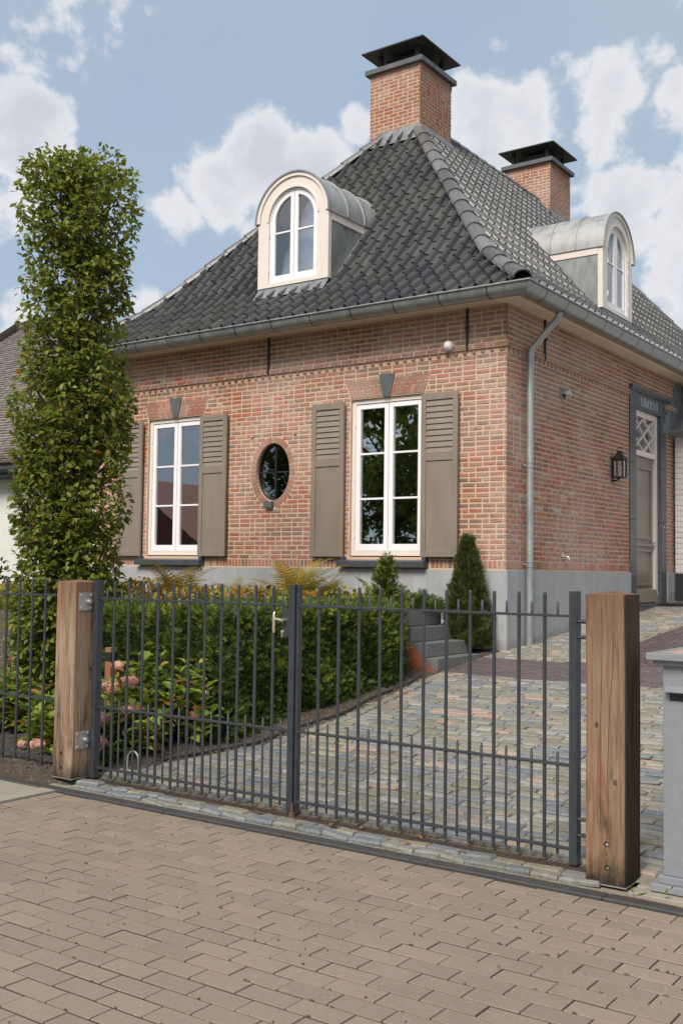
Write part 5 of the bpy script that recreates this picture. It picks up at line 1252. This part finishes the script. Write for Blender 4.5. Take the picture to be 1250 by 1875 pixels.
# columnar hornbeam : the crown is a clipped upright block on a short trunk
tx, ty, tz = -8.26, 7.02, .35
tree = empty('hornbeam_tree', (tx, ty, tz), 'tall narrow column shaped hornbeam with yellowing leaves left of the gate', 'tree')
mb = MB(); tw = MB(); LP, LD, LS = [], [], []
trunk = [(tx + .03 * math.sin(z * 2.1), ty + .03 * math.cos(z * 1.7), z) for z in np.linspace(.2, 5.55, 22)]
mb.tube(trunk, [.075 * (1 - .8 * i / 21) + .008 for i in range(22)], 10)
H1, H2 = .40, 5.66; HX, HY = .565, .52
def halfw(z):                                    # uneven clipped outline
    t = (z - H1) / (H2 - H1); w = .93 + .06 * math.sin(z * 2.7) + .05 * math.sin(z * 6.1 + 1)
    if t > .96: w *= max(.45, 1 - ((t - .96) / .04) ** 2 * .4)
    return w
ca, sa = math.cos(R(-30)), math.sin(R(-30))
def inside(p):
    x, y = p[0] - tx, p[1] - ty; u, v = x * ca - y * sa, x * sa + y * ca; h = halfw(p[2])
    return abs(u / (HX * h)) ** 3.2 + abs(v / (HY * h)) ** 3.2
for i in range(250):
    z = random.uniform(.5, 5.2) if i > 70 else random.uniform(.45, 3.1); a = random.uniform(0, 2 * math.pi); t = int((z - .2) / 5.35 * 21); p = Vector(trunk[min(t, 21)]); p.z = z
    el = random.uniform(.5, 1.15) if z < 4.9 else random.uniform(1.0, 1.4); pts = [p.copy()]; d = Vector((math.cos(a) * math.cos(el), math.sin(a) * math.cos(el), math.sin(el)))
    r0 = .016 * (1 - .5 * (z / 6)); 
    for s in range(14):
        d = (d + Vector((random.gauss(0, .07), random.gauss(0, .07), .03 + random.gauss(0, .05)))).normalized(); q = pts[-1] + d * .09
        if inside(q) > .92 or q.z > H2 - .05: break
        pts.append(q)
    if len(pts) < 3: continue
    mb.tube(pts, [r0 * (1 - .75 * k / (len(pts) - 1)) + .002 for k in range(len(pts))], 5)
    for k in range(2, len(pts)):
        for _ in range(2):
            if random.random() < .25: continue
            q = pts[k].copy(); aa = random.uniform(0, 2 * math.pi); td = (Vector((math.cos(aa), math.sin(aa), random.uniform(-.1, .5))) + d * .3).normalized(); tp = [q.copy()]
            for s in range(random.randint(2, 5)):
                q = q + td * .065; td = (td + Vector((random.gauss(0, .15), random.gauss(0, .15), random.gauss(-.02, .12)))).normalized(); tp.append(q.copy())
                if inside(q) > 1.04: break
                for _ in range(random.choice((2, 2, 3))):
                    o = Vector((random.gauss(0, 1), random.gauss(0, 1), random.gauss(-.35, .5))); out = Vector((q.x - tx, q.y - ty, 0)) * .9
                    LP.append(tuple(q)); LD.append(tuple(o.normalized() + out + td * .5)); LS.append(random.uniform(.048, .080))
            if len(tp) > 1: tw.tube(tp, [.003, *([.0022] * (len(tp) - 1))], 3, cap=False)
mb.build('trunk', M_BARK, tree, smooth=True); tw.build('twigs', M_BARK, tree, kind='stuff', fix=False)
# a denser skin of leaves low down where the clipping has thickened the crown
for _ in range(4600):
    z = H1 - .1 + (H2 - H1) * random.random() ** 1.5; a = random.uniform(0, 2 * math.pi); h = halfw(z); rr = random.uniform(.78, 1.0)
    e = 3.2; cx_, sy_ = math.cos(a), math.sin(a); k = (abs(cx_) ** e + abs(sy_) ** e) ** (-1 / e); u, v = HX * h * rr * k * cx_, HY * h * rr * k * sy_
    if math.sin(u * 9 + z * 5.3) * math.sin(v * 8 - z * 4.1 + 1) > .35 + .4 * (1 - z / 6) and z > 1.5: continue
    x, y = u * ca + v * sa, -u * sa + v * ca; LP.append((tx + x, ty + y, z)); LD.append((x * 1.2 + random.gauss(0, .6), y * 1.2 + random.gauss(0, .6), random.gauss(-.45, .45))); LS.append(random.uniform(.05, .085))
for _ in range(1500):                      # the clipped flat top and its shoulders
    u, v = random.uniform(-1, 1) * HX * .96, random.uniform(-1, 1) * HY * .96; z = H2 - abs(random.gauss(0, .09)) + .05 * math.sin(u * 11) * math.cos(v * 9) - .10 * max(0, abs(u / HX) - .75)
    if random.random() < .5: z -= random.random() * .8; k = random.uniform(.9, 1.02) / max(abs(u / HX), abs(v / HY), .2); u, v = u * k, v * k * .98
    x, y = u * ca + v * sa, -u * sa + v * ca
    if abs(u / HX) ** 3 + abs(v / HY) ** 3 > .86: continue
    LP.append((tx + x, ty + y, z)); LD.append((x + random.gauss(0, .6), y + random.gauss(0, .6), random.gauss(.35, .5))); LS.append(random.uniform(.05, .08))
scatter('crown', LEAF, M_LEAFH, LP, LD, LS, parent=tree, roll=.5)

# clipped yew hedges
def hedge(name, boxes, label, seed, dens=1500, mat=M_YEW, topfresh=.22):
    r_ = np.random.default_rng(seed); root = empty(name, ((boxes[0][0] + boxes[0][1]) / 2, (boxes[0][2] + boxes[0][3]) / 2, boxes[0][4]), label, 'hedge')
    m3 = MB(); P, D, S, T = [], [], [], []
    for x0, x1, y0, y1, z0_, z1_ in boxes:
        q = .07; m3.box(ID, x0 + q, x1 - q, y0 + q, y1 - q, z0_ - .1, z1_ - q * 1.1)  # dark core box added inside the hedge to block light
        for (area, f) in (((x1 - x0) * (z1_ - z0_), 0), ((x1 - x0) * (z1_ - z0_), 1), ((y1 - y0) * (z1_ - z0_), 2), ((y1 - y0) * (z1_ - z0_), 3), ((x1 - x0) * (y1 - y0), 4)):
            if f == 1: dd = .5
            else: dd = 1
            for _ in range(int(area * dens * dd)):
                a, b_ = r_.random(), r_.random(); dep = abs(r_.normal(0, .035)) - .01; x, y, z = x0 + (x1 - x0) * a, y0 + (y1 - y0) * a, z0_ + (z1_ - z0_) * b_
                bulge = .028 * math.sin(a * 13 + b_ * 5 + x0) + .022 * math.sin(b_ * 11 + a * 7) + .02 * math.sin(a * 31) 
                dep -= bulge
                if f == 0: p, o = (x, y0 + dep, z), (0, -1, 0)
                elif f == 1: p, o = (x, y1 - dep, z), (0, 1, 0)
                elif f == 2: p, o = (x1 - dep, y, z), (1, 0, 0)
                elif f == 3: p, o = (x0 + dep, y, z), (-1, 0, 0)
                else: p, o = (x, y0 + (y1 - y0) * b_, z1_ - dep), (0, 0, 1)
                if any(q_[0] + .05 < p[0] < q_[1] - .05 and q_[2] + .05 < p[1] < q_[3] - .05 and p[2] < q_[5] - .05 for q_ in boxes if q_ is not (x0, x1, y0, y1, z0_, z1_) and (q_[0] != x0 or q_[2] != y0)): continue
                P.append(p); D.append(np.array(o) * .8 + r_.normal(0, .45, 3) + np.array([0, 0, .45])); S.append(r_.uniform(.045, .085)); up_ = (p[2] - z0_) / (z1_ - z0_)
                T.append(np.clip(r_.random() * .72 + (topfresh if up_ > .82 or f == 4 else 0) * r_.uniform(.5, 2.4) + (.12 if bulge > .03 else 0), 0, .999))
    m3.build('shade_core', M_DARKL, root); scatter('foliage', SPRAY, mat, P, D, S, tint=T, parent=root, roll=.8)
hedge('yew_hedge', [(-6.42, -5.80, 6.55, 9.35, .12, 1.235), (-8.7, -6.43, 6.75, 7.25, .12, 1.20)], 'dark green clipped yew hedge along the edge of the sett drive', 3, 2700)

def conifer(name, base, h, r, n, mat, label, cat='conifer', pw=1.3, spike=False):
    root = empty(name, base, label, cat); m3 = MB(); x, y, z = base; m3.tube([(x, y, z - .1), (x, y, z + h * .93)], [.03, .006], 8); m3.build('trunk', M_BARK, root)
    P, D, S, T = [], [], [], []
    for _ in range(n):
        t = random.random() ** pw; a = random.uniform(0, 2 * math.pi); prof_ = (1 - t) ** .8 * (1 - .25 * max(0, .12 - t) / .12); rr = r * prof_ * (1 - abs(random.gauss(0, .17)) + .10 * math.sin(a * 5 + t * 17) + .05 * math.sin(a * 3 - t * 29)) + .01
        P.append((x + rr * math.cos(a), y + rr * math.sin(a), z + .03 + t * h)); D.append((math.cos(a) * .6 + random.gauss(0, .35), math.sin(a) * .6 + random.gauss(0, .35), .95 + random.gauss(0, .3))); S.append(random.uniform(.055, .10)); T.append(min(.999, max(0, random.gauss(.45, .25))))
    scatter('foliage', SPRAY, mat, P, D, S, tint=T, parent=root, roll=.8)
    m3 = MB(); m3.lathe((x, y, z), [(r * .75, .02), (r * .72, h * .15), (r * .4, h * .55), (.01, h * .9)], 10); m3.build('shade_core', M_DARKL, root, smooth=True)  # added dark core, keeps light from passing through the cone
conifer('cone_conifer', (-5.96, 10.98, .70), 1.25, .30, 4600, M_CONI, 'cone shaped green conifer at the house corner behind the granite steps')
# open young fir with long side shoots, growing out of the hedge end
fx, fy, fz = -6.16, 9.55, .9
root = empty('young_fir', (fx, fy, fz), 'loose young fir with long bare side shoots rising behind the hedge end', 'conifer'); m3 = MB(); P, D, S, T = [], [], [], []
m3.tube([(fx, fy, fz - .3), (fx + .01, fy, 1.75)], [.018, .003], 6)
for i in range(150):
    t = random.random() ** .9; z = .95 + t * .78; a = random.uniform(0, 2 * math.pi); L = .30 * (1 - t) ** .85 * random.uniform(.55, 1.1) + .03
    if i in (3, 17, 31, 44): L *= 1.9
    d = Vector((math.cos(a), math.sin(a), random.uniform(.2, .75))).normalized(); p = Vector((fx, fy, z)); q = p + d * L + Vector((0, 0, .04)); m3.tube([p, p + d * L * .5, q], [.004, .003, .0015], 4)
    ns = max(2, int(L / .022))
    for k in range(ns):
        for _ in range(2): P.append(tuple(p.lerp(q, (k + .5) / ns))); D.append((d.x + random.gauss(0, .45), d.y + random.gauss(0, .45), d.z + random.gauss(0, .4))); S.append(random.uniform(.045, .075)); T.append(min(.999, abs(random.gauss(.35, .25))))
m3.build('trunk', M_BARK, root); scatter('foliage', SPRAY, M_YEW, P, D, S, tint=T, parent=root, roll=.7)
def bush(name, c, rad, n, protos, mat, size, label, cat='shrub', up=.5, tint=None, flat=1.):
    P, D, S = [], [], []
    for _ in range(n):
        v = Vector(sphere_dirs(1)[0]); v.z = abs(v.z); k = random.uniform(.55, 1.03) + .09 * math.sin(v.x * 7 + v.y * 5); P.append((c[0] + rad[0] * v.x * k, c[1] + rad[1] * v.y * k, c[2] + rad[2] * v.z * k)); D.append((v.x + random.gauss(0, .5), v.y + random.gauss(0, .5), v.z * .5 + up + random.gauss(0, .35))); S.append(random.uniform(*size))
    root = empty(name, c, label, cat); scatter('foliage', protos, mat, P, D, S, parent=root, roll=.6)
    m3 = MB(); 
    for _ in range(9): a = random.uniform(0, 6.28); m3.tube([(c[0], c[1], c[2] - .05), (c[0] + rad[0] * .3 * math.cos(a), c[1] + rad[1] * .3 * math.sin(a), c[2] + rad[2] * .5), (c[0] + rad[0] * .7 * math.cos(a), c[1] + rad[1] * .7 * math.sin(a), c[2] + rad[2] * .8)], [.008, .005, .002], 5)
    m3.build('stems', M_BARK, root); return root
bush('low_shrub', (-6.38, 10.55, 1.12), (.30, .26, .20), 700, SPRAY, M_YEWL, (.06, .10), 'bright green low shrub on top of the granite steps under the window', 'shrub', .8)
bush('dark_shrub', (-14.2, 10.0, .6), (.85, .8, 1.55), 1500, LEAF, M_YEW, (.07, .11), 'dark evergreen shrub by the far left edge behind the fence', 'shrub', .2)
# rusty and yellow perennials in the raised bed
P, D, S = [], [], []
for _ in range(5200):
    x = random.uniform(-12.4, -6.35); y = random.uniform(7.25, 10.9); hmax = .22 + .15 * max(0, math.sin(x * 2.3) * math.cos(y * 1.9)) + (.06 if y < 8.2 else 0); z = 1.10 + random.random() ** .6 * hmax
    P.append((x, y, z)); D.append((random.gauss(0, .7), random.gauss(0, .7), random.uniform(.1, 1))); S.append(random.uniform(.04, .095))
o = scatter('autumn_perennials', LEAF, M_RUST, P, D, S, roll=.6, label='rusty and yellow ground covering perennials between hedge and house wall', cat='ground cover', kind='stuff')

# golden ferns
def frond(L=1., n=17):
    V, F = [], []; pts = []
    for i in range(n + 1): t = i / n; pts.append(Vector((0, L * (t * .82), L * (.78 * t - .62 * t * t))))
    for i in range(1, n):
        t = i / n; w = L * .21 * math.sin(math.pi * min(1, (t * .92 + .05))) ** .8 * (1 - .45 * t); p = pts[i]; dy = (pts[i + 1] - pts[i - 1]).normalized()
        for sg in (-1, 1):
            b = len(V); h_ = L * .011; q = p + Vector((sg * w, 0, 0)) + dy * w * .45; q.z -= w * .12; m_ = p.lerp(q, .5); m_.z += w * .05
            V += [tuple(p - dy * h_ * .8), tuple(m_ - dy * h_ * 1.1), tuple(q), tuple(m_ + dy * h_ * 1.1), tuple(p + dy * h_ * .8)]; F += [(b, b + 1, b + 3, b + 4), (b + 1, b + 2, b + 3)]
    for i in range(n): b = len(V); e = .004 * L; V += [tuple(pts[i] + Vector((-e, 0, 0))), tuple(pts[i] + Vector((e, 0, 0))), tuple(pts[i + 1] + Vector((e * .7, 0, 0))), tuple(pts[i + 1] + Vector((-e * .7, 0, 0)))]; F.append((b, b + 1, b + 2, b + 3))
    return V, F
FROND = frond()
fern_me = []
for k in range(4):
    V, F, T = [], [], []
    nf = 24
    for i in range(nf):
        a = 2 * math.pi * i / nf + random.uniform(-.2, .2); L = random.uniform(.55, .80); tilt = random.uniform(.0, .85); Mx = Matrix.Rotation(a, 3, 'Z') @ Matrix.Rotation(tilt, 3, 'X'); b = len(V); t = random.random()
        V += [tuple(Mx @ (Vector(v) * L)) for v in FROND[0]]; F += [tuple(b + j for j in f) for f in FROND[1]]; T += [min(.999, max(0, t * .8 + random.uniform(-.05, .15))) for _ in FROND[1]]
    fern_me.append(mesh_from('fern', V, F, M_FERN, T))
for k, (x, y, z, s, lab) in enumerate(((-7.01, 9.05, 1.16, 1.25, 'large golden autumn fern rising behind the middle of the gate'), (-8.02, 8.30, 1.14, 1.15, 'smaller golden fern in front of the first window, near the tree'), (-6.83, 9.3, 1.15, .8, 'low yellowing fern right of the large golden fern'), (-8.08, 9.3, 1.13, .75, 'low orange fern between the two golden ferns'))):
    link_mesh('fern', fern_me[k], None, Matrix.Translation((x, y, z)) @ Matrix.Rotation(k * 1.3, 4, 'Z') @ Matrix.Scale(s, 4), label=lab, cat='fern', group='golden ferns by the house')

# hydrangeas
def petal_ball(n, r):
    V, F = [], []
    for i in range(n):
        ph = math.acos(1 - 1.75 * (i + .5) / n); th = 2.399963 * i; d = Vector((math.sin(ph) * math.cos(th), math.sin(ph) * math.sin(th), math.cos(ph) * .8)); c = d * r * random.uniform(.74, 1.10); a = d.orthogonal().normalized(); b_ = d.cross(a); rot = random.uniform(0, 1.5)
        for k in range(4):
            w0 = rot + k * math.pi / 2; e1 = a * math.cos(w0) + b_ * math.sin(w0); e2 = a * math.cos(w0 + .75) + b_ * math.sin(w0 + .75); e3 = a * math.cos(w0 - .75) + b_ * math.sin(w0 - .75); s = r * random.uniform(.22, .36); q = len(V)
            V += [tuple(c), tuple(c + e3 * s * .6 + d * s * .1), tuple(c + e1 * s), tuple(c + e2 * s * .6 + d * s * .1)]; F.append((q, q + 1, q + 2, q + 3))
    return V, F
HL = [leafp(.29, .18, .1), leafp(.33, .3, .12), leafp(.26, .1, .14)]
def hydrangea(c, rad, hgt, nst, blooms, label, leafn=7):
    root = empty('hydrangea', c, label, 'hydrangea', 'pink hydrangeas in the front bed'); m3 = MB(); P, D, S = [], [], []
    for i in range(nst):
        a = random.uniform(0, 2 * math.pi); rr = random.random() ** .6; tip = Vector((c[0] + rad * rr * math.cos(a), c[1] + rad * .8 * rr * math.sin(a), c[2] + hgt * random.uniform(.55, 1.05) * (1.1 - .4 * rr))); b0 = Vector((c[0] + rad * rr * .25 * math.cos(a), c[1] + rad * .2 * rr * math.sin(a), c[2] - .03)); m3.tube([b0, b0.lerp(tip, .5) + Vector((0, 0, .03)), tip], [.007, .005, .004], 5)
        for k in range(leafn):
            t = .35 + .65 * k / (leafn - 1); p = b0.lerp(tip, t)
            for s_ in range(2): aa = a + k * 1.57 + s_ * math.pi + random.uniform(-.3, .3); P.append(tuple(p)); D.append((math.cos(aa), math.sin(aa), random.uniform(-.1, .75) * (.6 + t))); S.append(random.uniform(.10, .165) * (1.08 - .25 * t))
    m3.build('stems', M_BARK, root); scatter('leaves', HL, M_HYDL, P, D, S, parent=root, roll=.25)
    for (x, y, z, r_) in blooms:
        r_ *= random.uniform(.80, .95); V, F = petal_ball(95, r_); V = [(v[0] * (1 + .18 * math.sin(v[2] * 60 + x * 9)), v[1] * (1 + .15 * math.cos(v[0] * 70)), v[2] * .85) for v in V]; me = mesh_from('flower_head', V, F, M_PETAL, [min(.999, max(0, random.gauss(.42, .28))) for _ in F]); link_mesh('flower_head', me, root, Matrix.Translation((x, y, z)))
hydrangea((-6.75, 6.30, .10), .33, .72, 26, [], 'tall green hydrangea with reddening leaves in front of the hedge') if False else None
hydrangea((-6.36, 6.22, .10), .46, .80, 44, [(-6.62, 6.05, .62, .075), (-6.48, 6.0, .63, .07), (-6.33, 6.02, .68, .085), (-6.72, 6.25, .78, .06)], 'hydrangea with a row of pink blooms right behind the left gate leaf')
hydrangea((-6.22, 5.98, .09), .34, .50, 30, [(-6.12, 5.80, .50, .06)], 'low bright green hydrangea in front of the taller blooming one')
hydrangea((-6.40, 5.80, .07), .26, .42, 16, [(-6.30, 5.68, .42, .085), (-6.50, 5.70, .52, .07)], 'low hydrangea with one round pink bloom near the steel hoop')
hydrangea((-6.28, 5.62, .07), .16, .22, 8, [(-6.19, 5.56, .27, .088)], 'small hydrangea whose pink bloom hangs by the pale post')
hydrangea((-5.98, 6.36, .13), .24, .72, 16, [(-5.83, 6.38, .60, .035)], 'slender hydrangea with red tinted leaves at the hedge corner')
hydrangea((-7.05, 5.85, .07), .32, .48, 26, [(-6.82, 5.52, .20, .075), (-7.1, 5.6, .16, .05)], 'hydrangea behind the bar fence with a faded bloom near the ground')
hydrangea((-7.85, 6.0, .07), .40, .62, 28, [(-7.75, 5.7, .66, .05)], 'hydrangea under the column tree at the left edge')
hydrangea((-8.7, 6.1, .07), .45, .6, 26, [], 'leafy hydrangea without blooms beyond the left edge of the fence')
bush('broad_shrub', (-10.6, 7.9, .3), (1.0, .7, .95), 2200, LEAF, M_LEAFH, (.06, .10), 'broad leafy green shrub beyond the column tree at the left edge', 'shrub', .2)
bush('rounded_shrub', (-12.6, 8.6, .4), (1.1, .8, 1.0), 2000, LEAF, M_YEW, (.07, .11), 'rounded dark shrub furthest left behind the bar fence', 'shrub', .2)
bush('low_green_plant', (-6.55, 5.75, .06), (.42, .25, .14), 260, LEAF, M_HYDL, (.04, .08), 'low leafy ground plant at the foot of the pale post', 'plant', .4)

# fallen leaves and the little ivy shoot by the letterbox
P, D, S = [], [], []
for _ in range(46):
    if random.random() < .75: y = random.uniform(5.5, 9.5); x = edgeX(y) - abs(random.gauss(0, .25)) + .05; z = (soilz(x, y) if x < edgeX(y) else G(y) + .02) + .012
    else: x = random.uniform(-5.8, -2.3); y = random.uniform(5.2, 5.5); z = .055
    P.append((x, y, z)); D.append((random.gauss(0, 1), random.gauss(0, 1), .05)); S.append(random.uniform(.03, .055))
scatter('fallen_leaves', LEAF, leaf_mat('dead leaf', [(0, (.35, .12, .04)), (.5, (.42, .22, .08)), (1, (.25, .07, .04))], .7, .1), P, D, S, roll=.1, kind='stuff', label='scattered dry orange leaves on soil and grate', cat='leaves')
iv = [([(0, 0, 0), (-.35, .12, .03), (-.62, .5, .0), (-.3, .52, .04), (-.25, .95, -.03), (0, .75, .02), (.25, .95, -.03), (.3, .52, .04), (.62, .5, 0), (.35, .12, .03)], [(0, 1, 2, 3, 5), (3, 4, 5), (0, 5, 7, 8, 9), (5, 6, 7)])]
ivr = empty('ivy_shoot', (-1.80, 5.15, .02), 'tiny bright green ivy shoot on the kerb below the letterbox pillar', 'plant'); m3 = MB(); m3.tube([(-1.9, 5.14, .02), (-1.78, 5.12, .028), (-1.62, 5.13, .02), (-1.5, 5.16, .02)], .0018, 4); m3.build('stem', plain('ivy stem', (.25, .09, .05), .6), ivr)
scatter('leaves', iv, leaf_mat('ivy leaf', [(0, (.22, .34, .03)), (1, (.34, .42, .05))], .5, .3), [(-1.815, 5.115, .045), (-1.72, 5.17, .055), (-1.87, 5.15, .04), (-1.70, 5.20, .075)], [(.3, -.8, .5), (.5, .3, .9), (-.3, .2, .8), (.6, .4, 1)], [.052, .035, .022, .03], parent=ivr, roll=.2)

# ------------------------------------------------------------------ neighbouring house on the left
nb = empty('neighbour_house', (-22, 22, .3), 'pale rendered house with a grey shingled roof behind the column tree', 'house')
NY, NE = 17.6, 4.15
m3 = MB(); m3.box(ID, -35, -17.2, NY + .5, 28, .0, NE + .3); m3.build('wall', M_HOUSEW, nb)
n1x0, n1x1, sl = -35.6, -16.6, 1.02; ridge_z = 9.9
def nroof(x, y): return min(NE + (y - NY) * sl, NE + (28.5 - y) * sl, ridge_z)
ridge_y = NY + (ridge_z - NE) / sl
m3 = MB(); hx0, hx1 = -29.9, -27.4
m3.poly([(n1x0, NY, NE), (n1x1, NY, NE), (hx1, ridge_y, ridge_z), (hx0, ridge_y, ridge_z), (n1x0, 28.4, NE), (n1x1, 28.4, NE), (hx1, 28.4 - (ridge_y - NY), ridge_z), (hx0, 28.4 - (ridge_y - NY), ridge_z)],
        [(0, 1, 2, 3), (1, 5, 6, 2), (4, 0, 3, 7), (5, 4, 7, 6), (3, 2, 6, 7), (0, 4, 5, 1)]); nr_ = m3.build('roof', M_SHING, nb)
sh = MB(); rows = 60
for r_ in range(rows):
    t0, t1 = r_ / rows, (r_ + 1.18) / rows; fl = .16 * max(0, 1 - t0 * 5) ** 2
    y0_, y1_ = NY - .06 + (ridge_y - NY) * t0, NY + (ridge_y - NY) * min(t1, 1); z0_, z1_ = NE + (ridge_z - NE) * t0 + .05 + fl, NE + (ridge_z - NE) * min(t1, 1) + .02 + fl * .6
    xa, xb = n1x0 + (hx0 - n1x0) * t0, n1x1 + (hx1 - n1x1) * t0; x = xa + random.uniform(-.1, 0)
    while x < xb:
        w_ = random.uniform(.12, .22); dz = random.uniform(-.008, .01); e = min(x + w_ - .006, xb)
        if e > x: sh.poly([(x, y0_, z0_ + dz), (e, y0_, z0_ + dz), (e, y1_, z1_), (x, y1_, z1_), (x, y0_ + .01, z0_ - .03 + dz), (e, y0_ + .01, z0_ - .03 + dz)], [(0, 1, 2, 3), (4, 5, 1, 0)], random.random())
        x += w_
sh.build('shingle', M_SHING, nr_, kind='stuff', fix=False)
m3 = MB(); m3.tube([(n1x0, NY - .12, NE - .03), (n1x1, NY - .12, NE - .03)], .07, 10); m3.build('gutter', M_BLACK, nb, smooth=True)
m3 = MB(); m3.box(ID, n1x0 + .1, n1x1 - .1, NY - .05, NY + .5, NE - .2, NE - .12); m3.build('eaves_board', M_BLACK, nb)

# ------------------------------------------------------------------ across the street, seen only in the window glass
def big_tree(x, y, h, r, label, n=8000):
    root = empty('street_tree', (x, y, 0), label, 'tree', 'trees across the street'); m3 = MB(); m3.tube([(x, y, 0), (x + .1, y, h * .45), (x, y + .1, h * .8)], [.22, .15, .05], 8)
    for _ in range(14): a = random.uniform(0, 6.28); z = random.uniform(h * .3, h * .7); m3.tube([(x, y, z), (x + r * .7 * math.cos(a), y + r * .7 * math.sin(a), z + r * .5)], [.07, .02], 5)
    m3.build('trunk', M_BARK, root); P, D, S = [], [], []
    cl_ = [(x + random.gauss(0, r * .45), y + random.gauss(0, r * .4), h * random.uniform(.22, .95), random.uniform(.35, .7) * r * .7) for _ in range(26)]
    for _ in range(n): cx_, cy_, cz2, rr = random.choice(cl_); v = sphere_dirs(1)[0]; P.append((cx_ + v[0] * rr, cy_ + v[1] * rr, max(.2, cz2 + v[2] * rr))); D.append((v[0], v[1], v[2] * .4 - .2)); S.append(random.uniform(.16, .30))
    scatter('crown', LEAF, M_LEAFH, P, D, S, parent=root, roll=.8)
big_tree(-12.6, -9.5, 12, 3.2, 'tall tree across the street, behind the right end of the row'); big_tree(-17.0, -11.0, 12.5, 3.4, 'tall tree across the street, behind the middle of the row')
bush('roadside_bushes', (-17, -4.2, 0), (6.5, 1.2, 2.3), 5200, LEAF, M_YEW, (.14, .26), 'loose dark bushes below the row of trees across the street', 'shrub', .2)
big_tree(-15.2, -5.5, 10.5, 2.8, 'dense tree across the street, rightmost of the row'); big_tree(-19.0, -7.0, 9.8, 2.6, 'dense tree across the street, middle of the row'); big_tree(-22.8, -7.5, 8.2, 2.2, 'smaller tree across the street, leftmost of the row')
oh = empty('red_roof_house', (-41, -20, 0), 'house with a steep red tiled roof across the street, mirrored in the first window', 'house')
m3 = MB(); m3.box(ID, -47, -37, -26, -17, 0, 3.0); m3.build('wall', M_HOUSEW, oh)
m3 = MB(); m3.poly([(-47.5, -26.5, 2.9), (-36.5, -26.5, 2.9), (-36.5, -16.5, 2.9), (-47.5, -16.5, 2.9), (-42, -26.5, 6.4), (-42, -16.5, 6.4)], [(0, 4, 5, 3), (1, 2, 5, 4), (0, 1, 4), (2, 3, 5)]); m3.build('roof', M_REDROOF, oh, fix=False)
m3 = MB(); m3.box(ID, -43.2, -42.0, -18.5, -17.3, 5, 7.8); m3.build('chimney', M_BRICK, oh)
bush('roadside_hedge', (-31, -13, 0), (7, 1.6, 2.4), 2600, LEAF, M_YEW, (.2, .35), 'dark roadside hedge in front of the red roofed house', 'hedge', .2)
